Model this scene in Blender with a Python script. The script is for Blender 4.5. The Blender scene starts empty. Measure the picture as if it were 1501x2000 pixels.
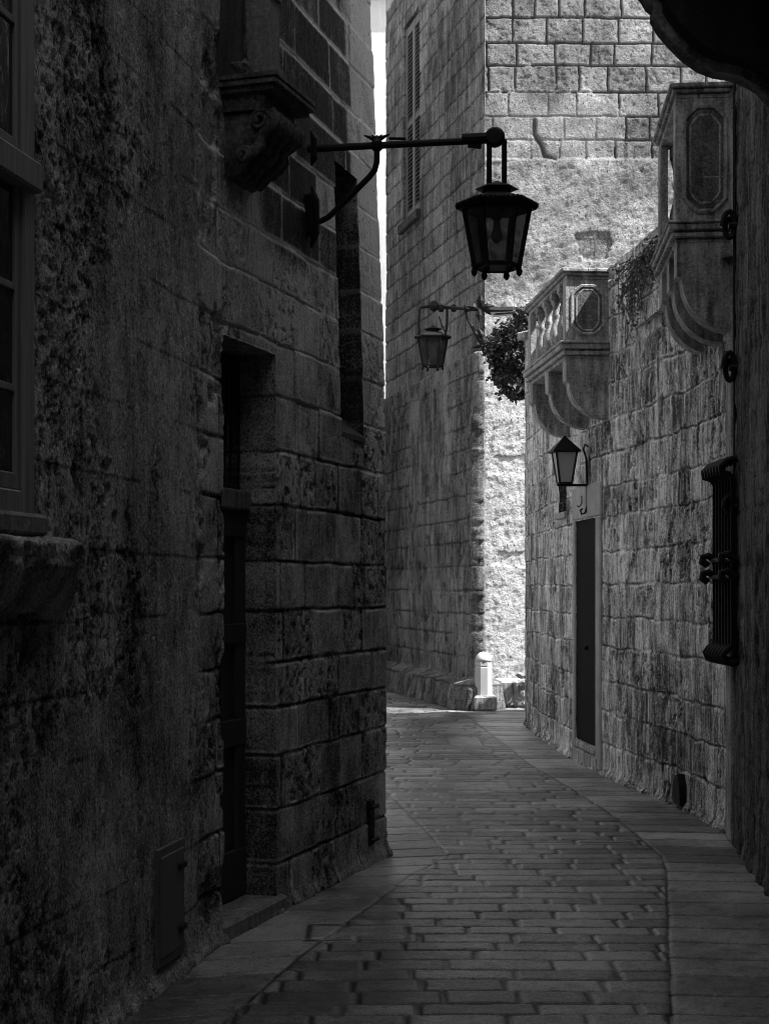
import bpy, math, random
import numpy as np
from mathutils import Vector, Matrix

random.seed(7)
R = math.radians
scene = bpy.context.scene
COL = scene.collection

# ------------------------------------------------------------------ camera frame
F, CU, HV, EYE = 3000.0, 750.0, 1150.0, 1.5
def at(u, v, d):                      # a point at street distance d
    return Vector(((u - CU) / F * d, d, EYE + (HV - v) / F * d))

# ------------------------------------------------------------------ noise
def _h(ix, iy, seed):
    ix = ix.astype(np.int64).astype(np.uint32); iy = iy.astype(np.int64).astype(np.uint32)
    h = ix * np.uint32(374761393) + iy * np.uint32(668265263) + np.uint32((seed * 2246822519) & 0xffffffff)
    h = (h ^ (h >> np.uint32(13))) * np.uint32(1274126177)
    h = h ^ (h >> np.uint32(16))
    h = h * np.uint32(2654435761)
    h = h ^ (h >> np.uint32(15))
    return h.astype(np.float64) / 4294967295.0
def vnoise(x, y, seed=0):
    ix = np.floor(x); iy = np.floor(y)
    fx = x - ix; fy = y - iy
    fx = fx * fx * (3 - 2 * fx); fy = fy * fy * (3 - 2 * fy)
    a = _h(ix, iy, seed); b = _h(ix + 1, iy, seed); c = _h(ix, iy + 1, seed); d = _h(ix + 1, iy + 1, seed)
    return (a * (1 - fx) + b * fx) * (1 - fy) + (c * (1 - fx) + d * fx) * fy
def fbm(x, y, o=4, seed=0, g=0.5):
    t = 0; a = 1.0; n = 0
    for i in range(o):
        t = t + a * vnoise(x * 2.03 ** i + 17.3 * i, y * 2.03 ** i - 9.1 * i, seed + i)
        n += a; a *= g
    return t / n
def sst(a, b, x):
    t = np.clip((x - a) / (b - a), 0, 1)
    return t * t * (3 - 2 * t)

# ------------------------------------------------------------------ object helpers
def tag(o, label=None, cat=None, group=None, kind=None):
    if label: o['label'] = label
    if cat: o['category'] = cat
    if group: o['group'] = group
    if kind: o['kind'] = kind
    return o
def empty(name, loc, label, cat, group=None):
    o = bpy.data.objects.new(name, None); COL.objects.link(o)
    o.location = loc; o.empty_display_size = 0.2
    bpy.context.view_layer.update()
    return tag(o, label, cat, group)
def link(name, me, mat, parent=None, smooth=False):
    o = bpy.data.objects.new(name, me); COL.objects.link(o)
    if mat is not None: me.materials.append(mat)
    if parent is not None:
        o.parent = parent
        bpy.context.view_layer.update()
        o.matrix_parent_inverse = parent.matrix_world.inverted()
    if smooth:
        me.polygons.foreach_set('use_smooth', [True] * len(me.polygons))
    return o

class MB:
    def __init__(s): s.v = []; s.f = []
    def add(s, vs, fs):
        n = len(s.v); s.v += [tuple(v) for v in vs]; s.f += [tuple(i + n for i in f) for f in fs]
        return s
    def box(s, c, sx, sy, sz, rot=None, bev=0.0):
        hx, hy, hz = sx / 2, sy / 2, sz / 2
        b = min(bev, hx * .9, hy * .9, hz * .9)
        pts = []; fs = []
        if b <= 0:
            for z in (-hz, hz):
                for (x, y) in ((-hx, -hy), (hx, -hy), (hx, hy), (-hx, hy)): pts.append(Vector((x, y, z)))
            fs = [(3, 2, 1, 0), (4, 5, 6, 7), (0, 1, 5, 4), (1, 2, 6, 5), (2, 3, 7, 6), (3, 0, 4, 7)]
        else:
            rings = [(-hz, b), (-hz + b, 0), (hz - b, 0), (hz, b)]
            for z, i in rings:
                x, y = hx - i, hy - i
                c2 = b if i == 0 else b * .5
                for (px, py) in ((-x + c2, -y), (x - c2, -y), (x, -y + c2), (x, y - c2), (x - c2, y), (-x + c2, y), (-x, y - c2), (-x, -y + c2)):
                    pts.append(Vector((px, py, z)))
            for k in range(3):
                for i in range(8):
                    j = (i + 1) % 8
                    fs.append((k * 8 + i, k * 8 + j, k * 8 + 8 + j, k * 8 + 8 + i))
            fs.append(tuple(range(7, -1, -1))); fs.append(tuple(range(24, 32)))
        if rot is not None: pts = [rot @ p for p in pts]
        return s.add([p + Vector(c) for p in pts], fs)
    def prism(s, prof, o, ax, ay, ez):          # polygon in (ax, ay) axes extruded along ez
        o, ax, ay, ez = Vector(o), Vector(ax), Vector(ay), Vector(ez)
        n = len(prof)
        a = [o + ax * p[0] + ay * p[1] for p in prof]
        b = [p + ez for p in a]
        fs = [tuple(range(n - 1, -1, -1)), tuple(range(n, 2 * n))]
        fs += [(i, (i + 1) % n, n + (i + 1) % n, n + i) for i in range(n)]
        return s.add(a + b, fs)
    def tube(s, path, r, k=8):
        path = [Vector(p) for p in path]; n = len(path)
        rr = r if isinstance(r, (list, tuple)) else [r] * n
        vs = []; fs = []; up = None
        for i, p in enumerate(path):
            t = (path[min(i + 1, n - 1)] - path[max(i - 1, 0)]).normalized()
            if up is None:
                up = t.orthogonal().normalized()
            up = (up - t * up.dot(t))
            up = up.normalized() if up.length > 1e-6 else t.orthogonal().normalized()
            w = t.cross(up)
            for j in range(k):
                a = 2 * math.pi * j / k
                vs.append(p + (up * math.cos(a) + w * math.sin(a)) * rr[i])
        for i in range(n - 1):
            for j in range(k):
                fs.append((i * k + j, i * k + (j + 1) % k, (i + 1) * k + (j + 1) % k, (i + 1) * k + j))
        fs.append(tuple(range(k - 1, -1, -1))); fs.append(tuple((n - 1) * k + j for j in range(k)))
        return s.add(vs, fs)
    def lathe(s, prof, c, k=16, ax=(0, 0, 1), ph=0.0, close=True):
        z = Vector(ax).normalized(); x = z.orthogonal().normalized()
        if abs(z.z) > .99: x = Vector((1, 0, 0))
        y = z.cross(x); c = Vector(c); vs = []; fs = []
        for (r, h) in prof:
            for j in range(k):
                a = 2 * math.pi * j / k + ph
                vs.append(c + z * h + (x * math.cos(a) + y * math.sin(a)) * max(r, 1e-4))
        for i in range(len(prof) - 1):
            for j in range(k):
                fs.append((i * k + j, i * k + (j + 1) % k, (i + 1) * k + (j + 1) % k, (i + 1) * k + j))
        if close:
            fs.append(tuple(range(k - 1, -1, -1))); fs.append(tuple((len(prof) - 1) * k + j for j in range(k)))
        return s.add(vs, fs)
    def blob(s, c, rx, ry, rz, rot=None, seed=0, n=8, rough=.1):
        rnd = random.Random(seed); c = Vector(c); vs = []; fs = []
        for i in range(n + 1):
            th = math.pi * i / n
            for j in range(2 * n):
                a = math.pi * j / n
                k = 1 + rough * (rnd.random() - .5) * 2
                p = Vector((math.sin(th) * math.cos(a) * rx, math.sin(th) * math.sin(a) * ry, math.cos(th) * rz)) * k
                if rot is not None: p = rot @ p
                vs.append(c + p)
        for i in range(n):
            for j in range(2 * n):
                fs.append((i * 2 * n + j, i * 2 * n + (j + 1) % (2 * n), (i + 1) * 2 * n + (j + 1) % (2 * n), (i + 1) * 2 * n + j))
        return s.add(vs, fs)
    def build(s, name, mat, parent=None, smooth=False):
        me = bpy.data.meshes.new(name); me.from_pydata(s.v, [], s.f); me.validate(); me.update()
        return link(name, me, mat, parent, smooth)

def np_mesh(name, V, Q, attrs, mat, parent=None, smooth=False):
    me = bpy.data.meshes.new(name)
    nV, nQ = len(V), len(Q)
    me.vertices.add(nV); me.vertices.foreach_set('co', V.astype(np.float32).ravel())
    me.loops.add(nQ * 4); me.loops.foreach_set('vertex_index', Q.astype(np.int32).ravel())
    me.polygons.add(nQ)
    me.polygons.foreach_set('loop_start', np.arange(0, nQ * 4, 4, dtype=np.int32))
    me.update(calc_edges=True)
    for k, a in attrs.items():
        at_ = me.attributes.new(k, 'FLOAT', 'POINT'); at_.data.foreach_set('value', a.astype(np.float32).ravel())
    me.validate()
    if smooth: me.polygons.foreach_set('use_smooth', [True] * len(me.polygons))
    return link(name, me, mat, parent)

# ------------------------------------------------------------------ materials (a monochrome place)
def new_mat(name):
    m = bpy.data.materials.new(name); m.use_nodes = True
    nt = m.node_tree; nt.nodes.clear()
    out = nt.nodes.new('ShaderNodeOutputMaterial'); b = nt.nodes.new('ShaderNodeBsdfPrincipled')
    nt.links.new(b.outputs[0], out.inputs[0])
    return m, nt, b
def nd(nt, typ, **kw):
    n = nt.nodes.new(typ)
    for k, v in kw.items(): setattr(n, k, v)
    return n
def mth(nt, op, a, b=None, c=None, clamp=False):
    n = nd(nt, 'ShaderNodeMath', operation=op, use_clamp=clamp)
    for i, x in enumerate((a, b, c)):
        if x is None: continue
        if isinstance(x, (int, float)): n.inputs[i].default_value = x
        else: nt.links.new(x, n.inputs[i])
    return n.outputs[0]
def noise_out(nt, vec, scale, detail=4, rough=.6):
    n = nd(nt, 'ShaderNodeTexNoise'); n.inputs['Scale'].default_value = scale
    n.inputs['Detail'].default_value = detail; n.inputs['Roughness'].default_value = rough
    nt.links.new(vec, n.inputs['Vector']); return n.outputs[0]
def mapping(nt, vec, sc):
    n = nd(nt, 'ShaderNodeMapping'); n.inputs['Scale'].default_value = sc
    nt.links.new(vec, n.inputs['Vector']); return n.outputs[0]
def ramp(nt, fac, stops):
    n = nd(nt, 'ShaderNodeValToRGB'); e = n.color_ramp.elements
    while len(e) < len(stops): e.new(.5)
    for el, (p, c) in zip(e, stops): el.position = p; el.color = (c, c, c, 1)
    nt.links.new(fac, n.inputs[0]); return n.outputs[0]

def stone(name, lo, hi, joint, bump=.5, streak=.35, grain=1.0, rough=.92, attr=True, stretch=.12, dist=.012, spec=.25, con=1.0):
    m, nt, b = new_mat(name)
    tc = nd(nt, 'ShaderNodeTexCoord').outputs['Object']
    n1 = noise_out(nt, tc, 5 * grain, 6, .65)
    n2 = noise_out(nt, mapping(nt, tc, (1, 1, stretch)), 22 * grain, 5, .6)
    n3 = noise_out(nt, tc, 60 * grain, 5, .7)
    if attr:
        at_ = nd(nt, 'ShaderNodeAttribute', attribute_name='tone').outputs['Fac']
        jt = nd(nt, 'ShaderNodeAttribute', attribute_name='joint').outputs['Fac']
    else:
        at_ = mth(nt, 'ADD', 0.0, .5); jt = None
    n4 = noise_out(nt, tc, 130 * grain, 3, .7)
    a = mth(nt, 'MULTIPLY_ADD', mth(nt, 'SUBTRACT', n1, .5), 1.1, at_)
    a = mth(nt, 'MULTIPLY_ADD', mth(nt, 'SUBTRACT', n2, .5), streak * 4.0, a)
    a = mth(nt, 'MULTIPLY_ADD', mth(nt, 'SUBTRACT', n4, .5), 1.2 * con, a)
    a = mth(nt, 'MULTIPLY_ADD', mth(nt, 'SUBTRACT', n3, .5), 2.2 * con, a, clamp=True)
    colr = ramp(nt, a, [(0, lo), (.5, lo + (hi - lo) * .42), (1, hi)])
    if jt is not None:
        mx = nd(nt, 'ShaderNodeMix', data_type='RGBA'); nt.links.new(jt, mx.inputs['Factor'])
        nt.links.new(colr, mx.inputs[6]); mx.inputs[7].default_value = (joint, joint, joint, 1)
        colr = mx.outputs[2]
    nt.links.new(colr, b.inputs['Base Color'])
    b.inputs['Roughness'].default_value = rough
    b.inputs['Specular IOR Level'].default_value = spec
    vo = nd(nt, 'ShaderNodeTexVoronoi'); vo.inputs['Scale'].default_value = 38 * grain
    nt.links.new(mapping(nt, tc, (1, 1, .55)), vo.inputs['Vector'])
    pit = mth(nt, 'MULTIPLY', mth(nt, 'LESS_THAN', vo.outputs['Distance'], .22), mth(nt, 'GREATER_THAN', n1, .52))
    if jt is not None:
        colr_n = nd(nt, 'ShaderNodeMix', data_type='RGBA'); nt.links.new(mth(nt, 'MULTIPLY', pit, .75), colr_n.inputs['Factor'])
        nt.links.new(colr, colr_n.inputs[6]); colr_n.inputs[7].default_value = (lo * .4, lo * .4, lo * .4, 1)
        nt.links.new(colr_n.outputs[2], b.inputs['Base Color'])
    hgt = mth(nt, 'MULTIPLY_ADD', n2, .8, mth(nt, 'MULTIPLY_ADD', n3, .8, mth(nt, 'MULTIPLY', pit, -.45)))
    bp = nd(nt, 'ShaderNodeBump'); bp.inputs['Strength'].default_value = bump; bp.inputs['Distance'].default_value = dist
    nt.links.new(hgt, bp.inputs['Height']); nt.links.new(bp.outputs[0], b.inputs['Normal'])
    return m

def plain(name, c, rough=.6, metal=0.0, var=.25, scale=30, bump=.15, spec=.4):
    m, nt, b = new_mat(name)
    tc = nd(nt, 'ShaderNodeTexCoord').outputs['Object']
    n = noise_out(nt, tc, scale, 5, .65)
    nt.links.new(ramp(nt, n, [(.2, c * (1 - var)), (.8, c * (1 + var))]), b.inputs['Base Color'])
    b.inputs['Roughness'].default_value = rough; b.inputs['Metallic'].default_value = metal
    b.inputs['Specular IOR Level'].default_value = spec
    bp = nd(nt, 'ShaderNodeBump'); bp.inputs['Strength'].default_value = bump; bp.inputs['Distance'].default_value = .004
    nt.links.new(noise_out(nt, tc, scale * 3, 4), bp.inputs['Height']); nt.links.new(bp.outputs[0], b.inputs['Normal'])
    return m
def wood(name, c, rough=.65):
    m, nt, b = new_mat(name)
    tc = nd(nt, 'ShaderNodeTexCoord').outputs['Object']
    g = noise_out(nt, mapping(nt, tc, (1, 1, .05)), 60, 5, .6)
    nt.links.new(ramp(nt, g, [(.25, c * .6), (.75, c * 1.3)]), b.inputs['Base Color'])
    b.inputs['Roughness'].default_value = rough
    bp = nd(nt, 'ShaderNodeBump'); bp.inputs['Strength'].default_value = .25; bp.inputs['Distance'].default_value = .003
    nt.links.new(g, bp.inputs['Height']); nt.links.new(bp.outputs[0], b.inputs['Normal'])
    return m
def glass(name, tint, clear, rough=.15):
    m, nt, b = new_mat(name)
    out = [n for n in nt.nodes if n.type == 'OUTPUT_MATERIAL'][0]
    tr = nd(nt, 'ShaderNodeBsdfTransparent'); tr.inputs[0].default_value = (tint, tint, tint, 1)
    tc = nd(nt, 'ShaderNodeTexCoord').outputs['Object']
    n = noise_out(nt, tc, 14, 4, .6)
    nt.links.new(ramp(nt, n, [(.2, .02), (.8, .09)]), b.inputs['Base Color'])
    b.inputs['Roughness'].default_value = rough
    mx = nd(nt, 'ShaderNodeMixShader')
    nt.links.new(mth(nt, 'MULTIPLY_ADD', n, -.25, clear + .12, clamp=True), mx.inputs[0])
    nt.links.new(b.outputs[0], mx.inputs[1]); nt.links.new(tr.outputs[0], mx.inputs[2])
    nt.links.new(mx.outputs[0], out.inputs[0])
    return m

M = {}
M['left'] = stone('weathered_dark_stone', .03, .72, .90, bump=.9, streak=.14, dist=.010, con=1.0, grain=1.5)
M['left_plain'] = stone('worn_stone', .09, .36, .1, bump=.6, attr=False, con=.6)
M['carved'] = stone('carved_grey_stone', .03, .22, .1, bump=.6, attr=False)
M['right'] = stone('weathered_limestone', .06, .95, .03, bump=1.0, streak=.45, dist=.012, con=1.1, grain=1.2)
M['trim'] = stone('dressed_limestone', .22, .55, .1, bump=.35, attr=False, streak=.25, con=.5)
M['balcony'] = stone('balcony_limestone', .07, .58, .1, bump=.5, attr=False, streak=.5, con=.7)
M['near'] = stone('streaked_dark_stone', .02, .20, .04, bump=.8, streak=.7, dist=.014, stretch=.05)  # dark stone with vertical streaks
M['near_plain'] = stone('plain_dark_stone', .03, .10, .05, bump=.3, attr=False, con=.4)  # very dark plain stone
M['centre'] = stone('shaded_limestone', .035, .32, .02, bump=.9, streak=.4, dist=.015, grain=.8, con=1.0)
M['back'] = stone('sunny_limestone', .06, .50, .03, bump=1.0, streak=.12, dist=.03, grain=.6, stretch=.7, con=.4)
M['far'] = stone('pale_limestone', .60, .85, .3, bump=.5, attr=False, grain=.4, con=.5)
M['sett'] = stone('paving_stone', .04, .35, .006, bump=.6, streak=.04, stretch=1.0, dist=.006, rough=.42, spec=.5, con=1.0, grain=1.4)
M['slab'] = stone('paving_slab', .05, .42, .01, bump=.5, streak=.04, stretch=1.0, dist=.006, rough=.42, spec=.5, con=.8, grain=1.4)
M['ground'] = plain('packed_earth', .14, .95, var=.3, scale=4)
M['bollard'] = stone('bollard_stone', .38, .68, .3, bump=.12, attr=False, con=.3, streak=.05)
M['iron'] = plain('black_iron', .010, .6, 0.0, var=.5, scale=40, bump=.3, spec=.2)
M['iron_grey'] = plain('grey_metal', .25, .5, 0.0, var=.2)
M['frame'] = wood('painted_window_wood', .24)
M['door'] = wood('dark_door_wood', .05)
M['door_grey'] = plain('grey_door_paint', .012, .85, var=.35, scale=6, spec=.08)
M['hatch'] = plain('painted_hatch', .13, .6, var=.2, scale=9)
M['shutter'] = wood('shutter_wood', .10)
M['shutter_dark'] = plain('shutter_shadow_board', .02, .8)
M['dark'] = plain('dark_interior', .006, .9)
M['pane'] = plain('window_glass', .015, .08, var=.1, scale=3, bump=.3, spec=1.0)
M['lampglass'] = glass('dusty_lamp_glass', .45, .5)
M['frost'] = plain('frosted_lamp_glass', .42, .35, var=.1, scale=8, bump=.05)
M['bulb'] = plain('bulb_glass', .55, .2, var=.05)
M['leaf'] = plain('dark_leaf', .05, .6, var=.5, scale=6, bump=0)
M['dryleaf'] = plain('dry_leaf', .16, .8, var=.5, scale=6, bump=0)
M['twig'] = plain('twig_bark', .08, .9)

# ------------------------------------------------------------------ masonry walls as real relief
class Path:
    def __init__(s, pts, side, sharp=True):
        s.sharp = sharp
        s.p = np.array(pts, float); seg = np.diff(s.p, axis=0)
        s.l = np.hypot(seg[:, 0], seg[:, 1]); s.c = np.concatenate([[0], np.cumsum(s.l)])
        s.t = seg / s.l[:, None]; s.side = side; s.L = s.c[-1]
    def pos(s, q):
        return np.stack([np.interp(q, s.c, s.p[:, 0]), np.interp(q, s.c, s.p[:, 1])], -1)
    def nrm(s, q):
        mid = (s.c[1:] + s.c[:-1]) / 2
        if len(mid) == 1:
            t = np.repeat(s.t, len(np.atleast_1d(q)), 0)
        elif s.sharp:                  # blend only within a few centimetres of a corner
            k = np.clip(np.searchsorted(s.c, q, side='right') - 1, 0, len(s.t) - 1)
            t = s.t[k]; w = .03
            for i in range(1, len(s.c) - 1):
                f = np.clip((q - s.c[i] + w) / (2 * w), 0, 1)[:, None]
                m = (np.abs(q - s.c[i]) < w)[:, None]
                t = np.where(m, s.t[i - 1] * (1 - f) + s.t[i] * f, t)
        else:
            t = np.stack([np.interp(q, mid, s.t[:, 0]), np.interp(q, mid, s.t[:, 1])], -1)
        t = t / np.linalg.norm(t, axis=-1, keepdims=True)
        return np.stack([t[..., 1] * s.side, -t[..., 0] * s.side], -1)
    def at_u(s, u):                    # arc length where the wall crosses the sight line of column u
        q = np.linspace(0, s.L, 4001); p = s.pos(q)
        ok = p[:, 1] > .5
        e = np.abs(p[:, 0] / np.maximum(p[:, 1], .1) * F + CU - u); e[~ok] = 1e9
        near_ = np.flatnonzero(e < 3.0)
        if len(near_):                 # the first crossing along the wall
            k = near_[0]; g = near_[near_ - k < 40]
            return float(q[g[np.argmin(e[g])]])
        return float(q[np.argmin(e)])
    def pt(s, q, z, out=0.0):
        p = s.pos(np.array([q]))[0]; n = s.nrm(np.array([q]))[0]
        return Vector((p[0] + n[0] * out, p[1] + n[1] * out, z))
    def frame(s, q):
        n = s.nrm(np.array([q]))[0]; n = Vector((n[0], n[1], 0))
        t = Vector((-n.y, n.x, 0)) * s.side
        return t, n

def masonry(S, Z, seed, ch=.245, bl=(.3, .6), warp=.012, z0=-.02, zmax=14):
    rnd = random.Random(seed)
    zb = [z0]
    while zb[-1] < zmax: zb.append(zb[-1] + ch * rnd.uniform(.88, 1.12))
    zb = np.array(zb)
    Sw = S + (fbm(S * 5, Z * 5, 3, seed + 3) - .5) * warp * 3
    Zw = Z + (fbm(S * 4, Z * 6, 3, seed + 5) - .5) * warp * 3
    ci = np.clip(np.searchsorted(zb, Zw) - 1, 0, len(zb) - 2)
    dz = np.minimum(Zw - zb[ci], zb[ci + 1] - Zw)
    ds = np.full(S.shape, 9.0); bid = np.zeros(S.shape, np.int64)
    smin, smax = S.min() - 1, S.max() + 1
    for c in range(len(zb) - 1):
        b = [smin - rnd.random() * bl[1]]
        while b[-1] < smax: b.append(b[-1] + rnd.uniform(*bl))
        m = ci == c
        if not m.any(): continue
        b = np.array(b); k = np.clip(np.searchsorted(b, Sw[m]) - 1, 0, len(b) - 2)
        ds[m] = np.minimum(Sw[m] - b[k], b[k + 1] - Sw[m]); bid[m] = c * 1000 + k
    r1 = _h(bid, bid * 3 + 1, seed); r2 = _h(bid, bid * 7 + 5, seed + 11); r3 = _h(bid, bid * 5 + 9, seed + 23)
    return dz, ds, r1, r2, r3

def relief_wall(name, path, s0, s1, ztop, res, fn, mat, parent, openings=(), zmin=-.05, dz=None, shift=None, extra=()):
    """front of a wall as a fine relief grid; fn(S,Z) -> height, tone, joint; openings get reveals"""
    zt = ztop if callable(ztop) else (lambda q: np.full_like(q, ztop))
    s = np.linspace(s0, s1, max(2, int((s1 - s0) / res) + 1))
    zmx = float(np.max(zt(s))); dz = dz or res
    z = np.linspace(zmin, zmx, max(2, int((zmx - zmin) / dz) + 1))
    def snap(arr, v):
        i = int(np.argmin(np.abs(arr - v))); arr[i] = v; return i
    ops = []
    for (a, b, c, d, dep, *dk) in openings:
        ops.append((snap(s, a), snap(s, b), snap(z, c), snap(z, d), dep, dk[0] if dk else 0))
    S, Z = np.meshgrid(s, z, indexing='ij')
    top = zt(s)[:, None]
    Zc = np.minimum(Z, top)
    h, tone, joint = fn(S, Zc)
    p = path.pos(s); n = path.nrm(s)
    X = p[:, 0][:, None] + n[:, 0][:, None] * h
    Y = p[:, 1][:, None] + n[:, 1][:, None] * h
    if shift is not None:
        ax, ay = shift(S, Zc); X = X + ax; Y = Y + ay
    V = np.stack([X, Y, Zc], -1)
    ns, nz = len(s), len(z)
    idx = np.arange(ns * nz).reshape(ns, nz)
    keep = np.ones((ns - 1, nz - 1), bool)
    keep &= (Z[:-1, :-1] < top[:-1]) | (Z[1:, :-1] < top[1:])
    for (a, b, c, d, dep, dk) in ops: keep[a:b, c:d] = False
    q = np.stack([idx[:-1, :-1], idx[1:, :-1], idx[1:, 1:], idx[:-1, 1:]], -1)[keep]
    if path.side < 0: q = q[:, ::-1]
    Vs = [V.reshape(-1, 3)]; Qs = [q]; T = [tone.ravel()]; J = [joint.ravel()]
    off = ns * nz
    for (a, b, c, d, dep, dk) in ops:
        loop = [(i, c) for i in range(a, b)] + [(b, k) for k in range(c, d)] + [(i, d) for i in range(b, a, -1)] + [(a, k) for k in range(d, c, -1)]
        li = np.array([idx[i, k] for i, k in loop])
        base = Vs[0][li]; nn = np.array([[n[i, 0], n[i, 1], 0] for i, k in loop])
        hh = h.ravel()[li][:, None]
        L = len(loop); prev = li
        for e in (.02, .03, .5, 1.0):
            ring = base - nn * (hh * min(1, e * 20) + dep * e)
            Vs.append(ring); T.append(np.clip(T[0][li] - dk, -.3, 1)); J.append(J[0][li] * (.15 if dk else 1))  # dk darkens the reveal tone: shade painted into the stone colour
            cur = np.arange(off, off + L); off += L
            qq = np.stack([prev, np.roll(prev, -1), np.roll(cur, -1), cur], -1)
            if path.side > 0: qq = qq[:, ::-1]
            Qs.append(qq); prev = cur
    for quad in extra:                 # sides, back and roof of the building, far from the street front
        Vs.append(np.array(quad, float)); Qs.append(np.arange(off, off + 4)[None]); off += 4
        T.append(np.full(4, .4)); J.append(np.zeros(4))
    return np_mesh(name, np.concatenate(Vs), np.concatenate(Qs), {'tone': np.concatenate(T), 'joint': np.concatenate(J)}, mat, parent)

def body(foot, z0, z1):                # quads of a footprint ring plus a flat roof strip
    out = []
    n = len(foot)
    for i in range(n - 1):
        (x0, y0), (x1, y1) = foot[i], foot[i + 1]
        out.append([(x0, y0, z0), (x1, y1, z0), (x1, y1, z1), (x0, y0, z1)])
    return out
def roof(a, b, c, d, z): return [[(a[0], a[1], z), (b[0], b[1], z), (c[0], c[1], z), (d[0], d[1], z)]]

# ================================================================== THE SETTING: ground
gm = MB().add([(-120, -60, -.06), (120, -60, -.06), (120, 160, -.06), (-120, 160, -.06)], [(0, 1, 2, 3)])
tag(gm.build('ground', M['ground']), kind='structure')

YL = np.array([3.0, 5.357, 6.25, 8.04, 8.52, 8.62, 9.78, 11.4, 14, 20, 30]); XL = np.array([-1.06, -.545, -.348, .134, .33, .36, .228, .0076, -.4, -1.5, -3])
YR = np.array([3.0, 5.29, 8.18, 8.65, 10, 11.4, 13.2, 15.8, 18.4, 19.5, 30]); XR = np.array([.60, .988, 1.50, 1.555, 1.52, 1.42, 1.24, 1.1, .95, .8, -1.0])
def paving():
    SLABS = [(-.05, .62, 8.95, 9.2), (.86, 1.45, 8.86, 9.08), (.10, .95, 11.55, 11.95), (.02, .48, 10.9, 11.35), (.62, .95, 14.7, 15.6), (.28, .66, 8.22, 8.52), (-.33, .1, 6.55, 6.85)]
    def f(X, Y):
        xl = np.interp(Y, YL, XL) + .008 * (fbm(Y * 3, Y * 0 + 2, 2, 4) - .5); xr = np.interp(Y, YR, XR) + .008 * (fbm(Y * 3, Y * 0 + 8, 2, 5) - .5)
        left = X < xl; right = X > xr; band = left | right
        rnd = random.Random(3)
        dz, ds, r1, r2, r3 = masonry(X, Y, 41, ch=.155, bl=(.22, .46), warp=.004, z0=2.0, zmax=32)
        dz2, ds2, q1, q2, q3 = masonry(X * 0 + np.where(left, .3, .3), Y + X * np.where(left, -.22, .1), 57, ch=.27, bl=(4, 5), warp=.004, z0=2.0, zmax=34)
        dj = np.where(band, dz2 * .8, np.minimum(dz * .95, ds * .6))
        db = np.minimum(np.abs(X - xl), np.abs(X - xr))
        dj0 = dj; dj = np.minimum(dj, db * .9)
        tone = np.where(band, .5 + .45 * (q1 - .5), .45 + .6 * (r1 - .5)) - .25 * sst(.58, .72, fbm(X * 30, Y * 30, 4, 83)) - .18 * np.exp(-(dj / .03) ** 2) * fbm(X * 12, Y * 12, 3, 84)
        off = np.where(band, (q2 - .5) * .003, (r2 - .5) * .004)
        for (a, b, c, d) in SLABS:
            ins = (X > a) & (X < b) & (Y > c) & (Y < d)
            e = np.minimum(np.minimum(np.abs(X - a), np.abs(X - b)), np.minimum(np.abs(Y - c), np.abs(Y - d)))
            near = (X > a - .02) & (X < b + .02) & (Y > c - .02) & (Y < d + .02)
            inner = np.abs(X - (a + b) / 2)
            dj = np.where(near, e * .6, dj); tone = np.where(ins, .5, tone); off = np.where(ins, .0, off)
        w = .005 + .007 * fbm(X * 7, Y * 7, 2, 9)
        worn = sst(.35, .65, fbm(X * 1.3, Y * 1.3, 3, 77))
        jm = np.exp(-(dj / w) ** 4) * (.6 + .4 * worn)
        tone = tone + (fbm(X * 2.2, Y * 1.6, 4, 19) - .5) * 1.1
        jh = np.exp(-(dj0 / w) ** 4) * (.6 + .4 * worn) + .35 * np.exp(-(db / .010) ** 2)
        h = off - .008 * jh + .004 * (fbm(X * 22, Y * 22, 4, 6) - .5) - .0015 * np.exp(-(dj / .015) ** 2) + .012 * (fbm(X * 1.2, Y * 1.2, 2, 15) - .5)
        return h, np.clip(tone, 0, 1), np.clip(jm, 0, 1), band
    for k, (ys, ye, ry, rx) in enumerate(((3.6, 9.4, .0070, .0072), (9.4, 26.0, .018, .013))):
        x = np.arange(-1.5, 2.7, rx); y = np.linspace(ys, ye, int((ye - ys) / ry))
        X, Y = np.meshgrid(x, y, indexing='ij')
        h, tone, jm, band = f(X, Y)
        V = np.stack([X, Y, h], -1).reshape(-1, 3)
        idx = np.arange(X.size).reshape(X.shape)
        q = np.stack([idx[:-1, :-1], idx[1:, :-1], idx[1:, 1:], idx[:-1, 1:]], -1)
        bq = band[:-1, :-1]
        yield V, q[~bq], q[bq], tone.ravel(), jm.ravel()
RV, RQ, BQ, RT, RJ = [], [], [], [], []; o = 0
for V, q, b, t, j in paving():
    RV.append(V); RQ.append(q + o); BQ.append(b + o); RT.append(t); RJ.append(j); o += len(V)
RV = np.concatenate(RV); RT = np.concatenate(RT); RJ = np.concatenate(RJ)
def sub(Q):
    u, inv = np.unique(Q.ravel(), return_inverse=True)
    return RV[u], inv.reshape(Q.shape), {'tone': RT[u], 'joint': RJ[u]}
v_, q_, a_ = sub(np.concatenate(RQ)); tag(np_mesh('road', v_, q_, a_, M['sett']), kind='structure')
v_, q_, a_ = sub(np.concatenate(BQ)); tag(np_mesh('pavement', v_, q_, a_, M['slab']), kind='structure')

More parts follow.
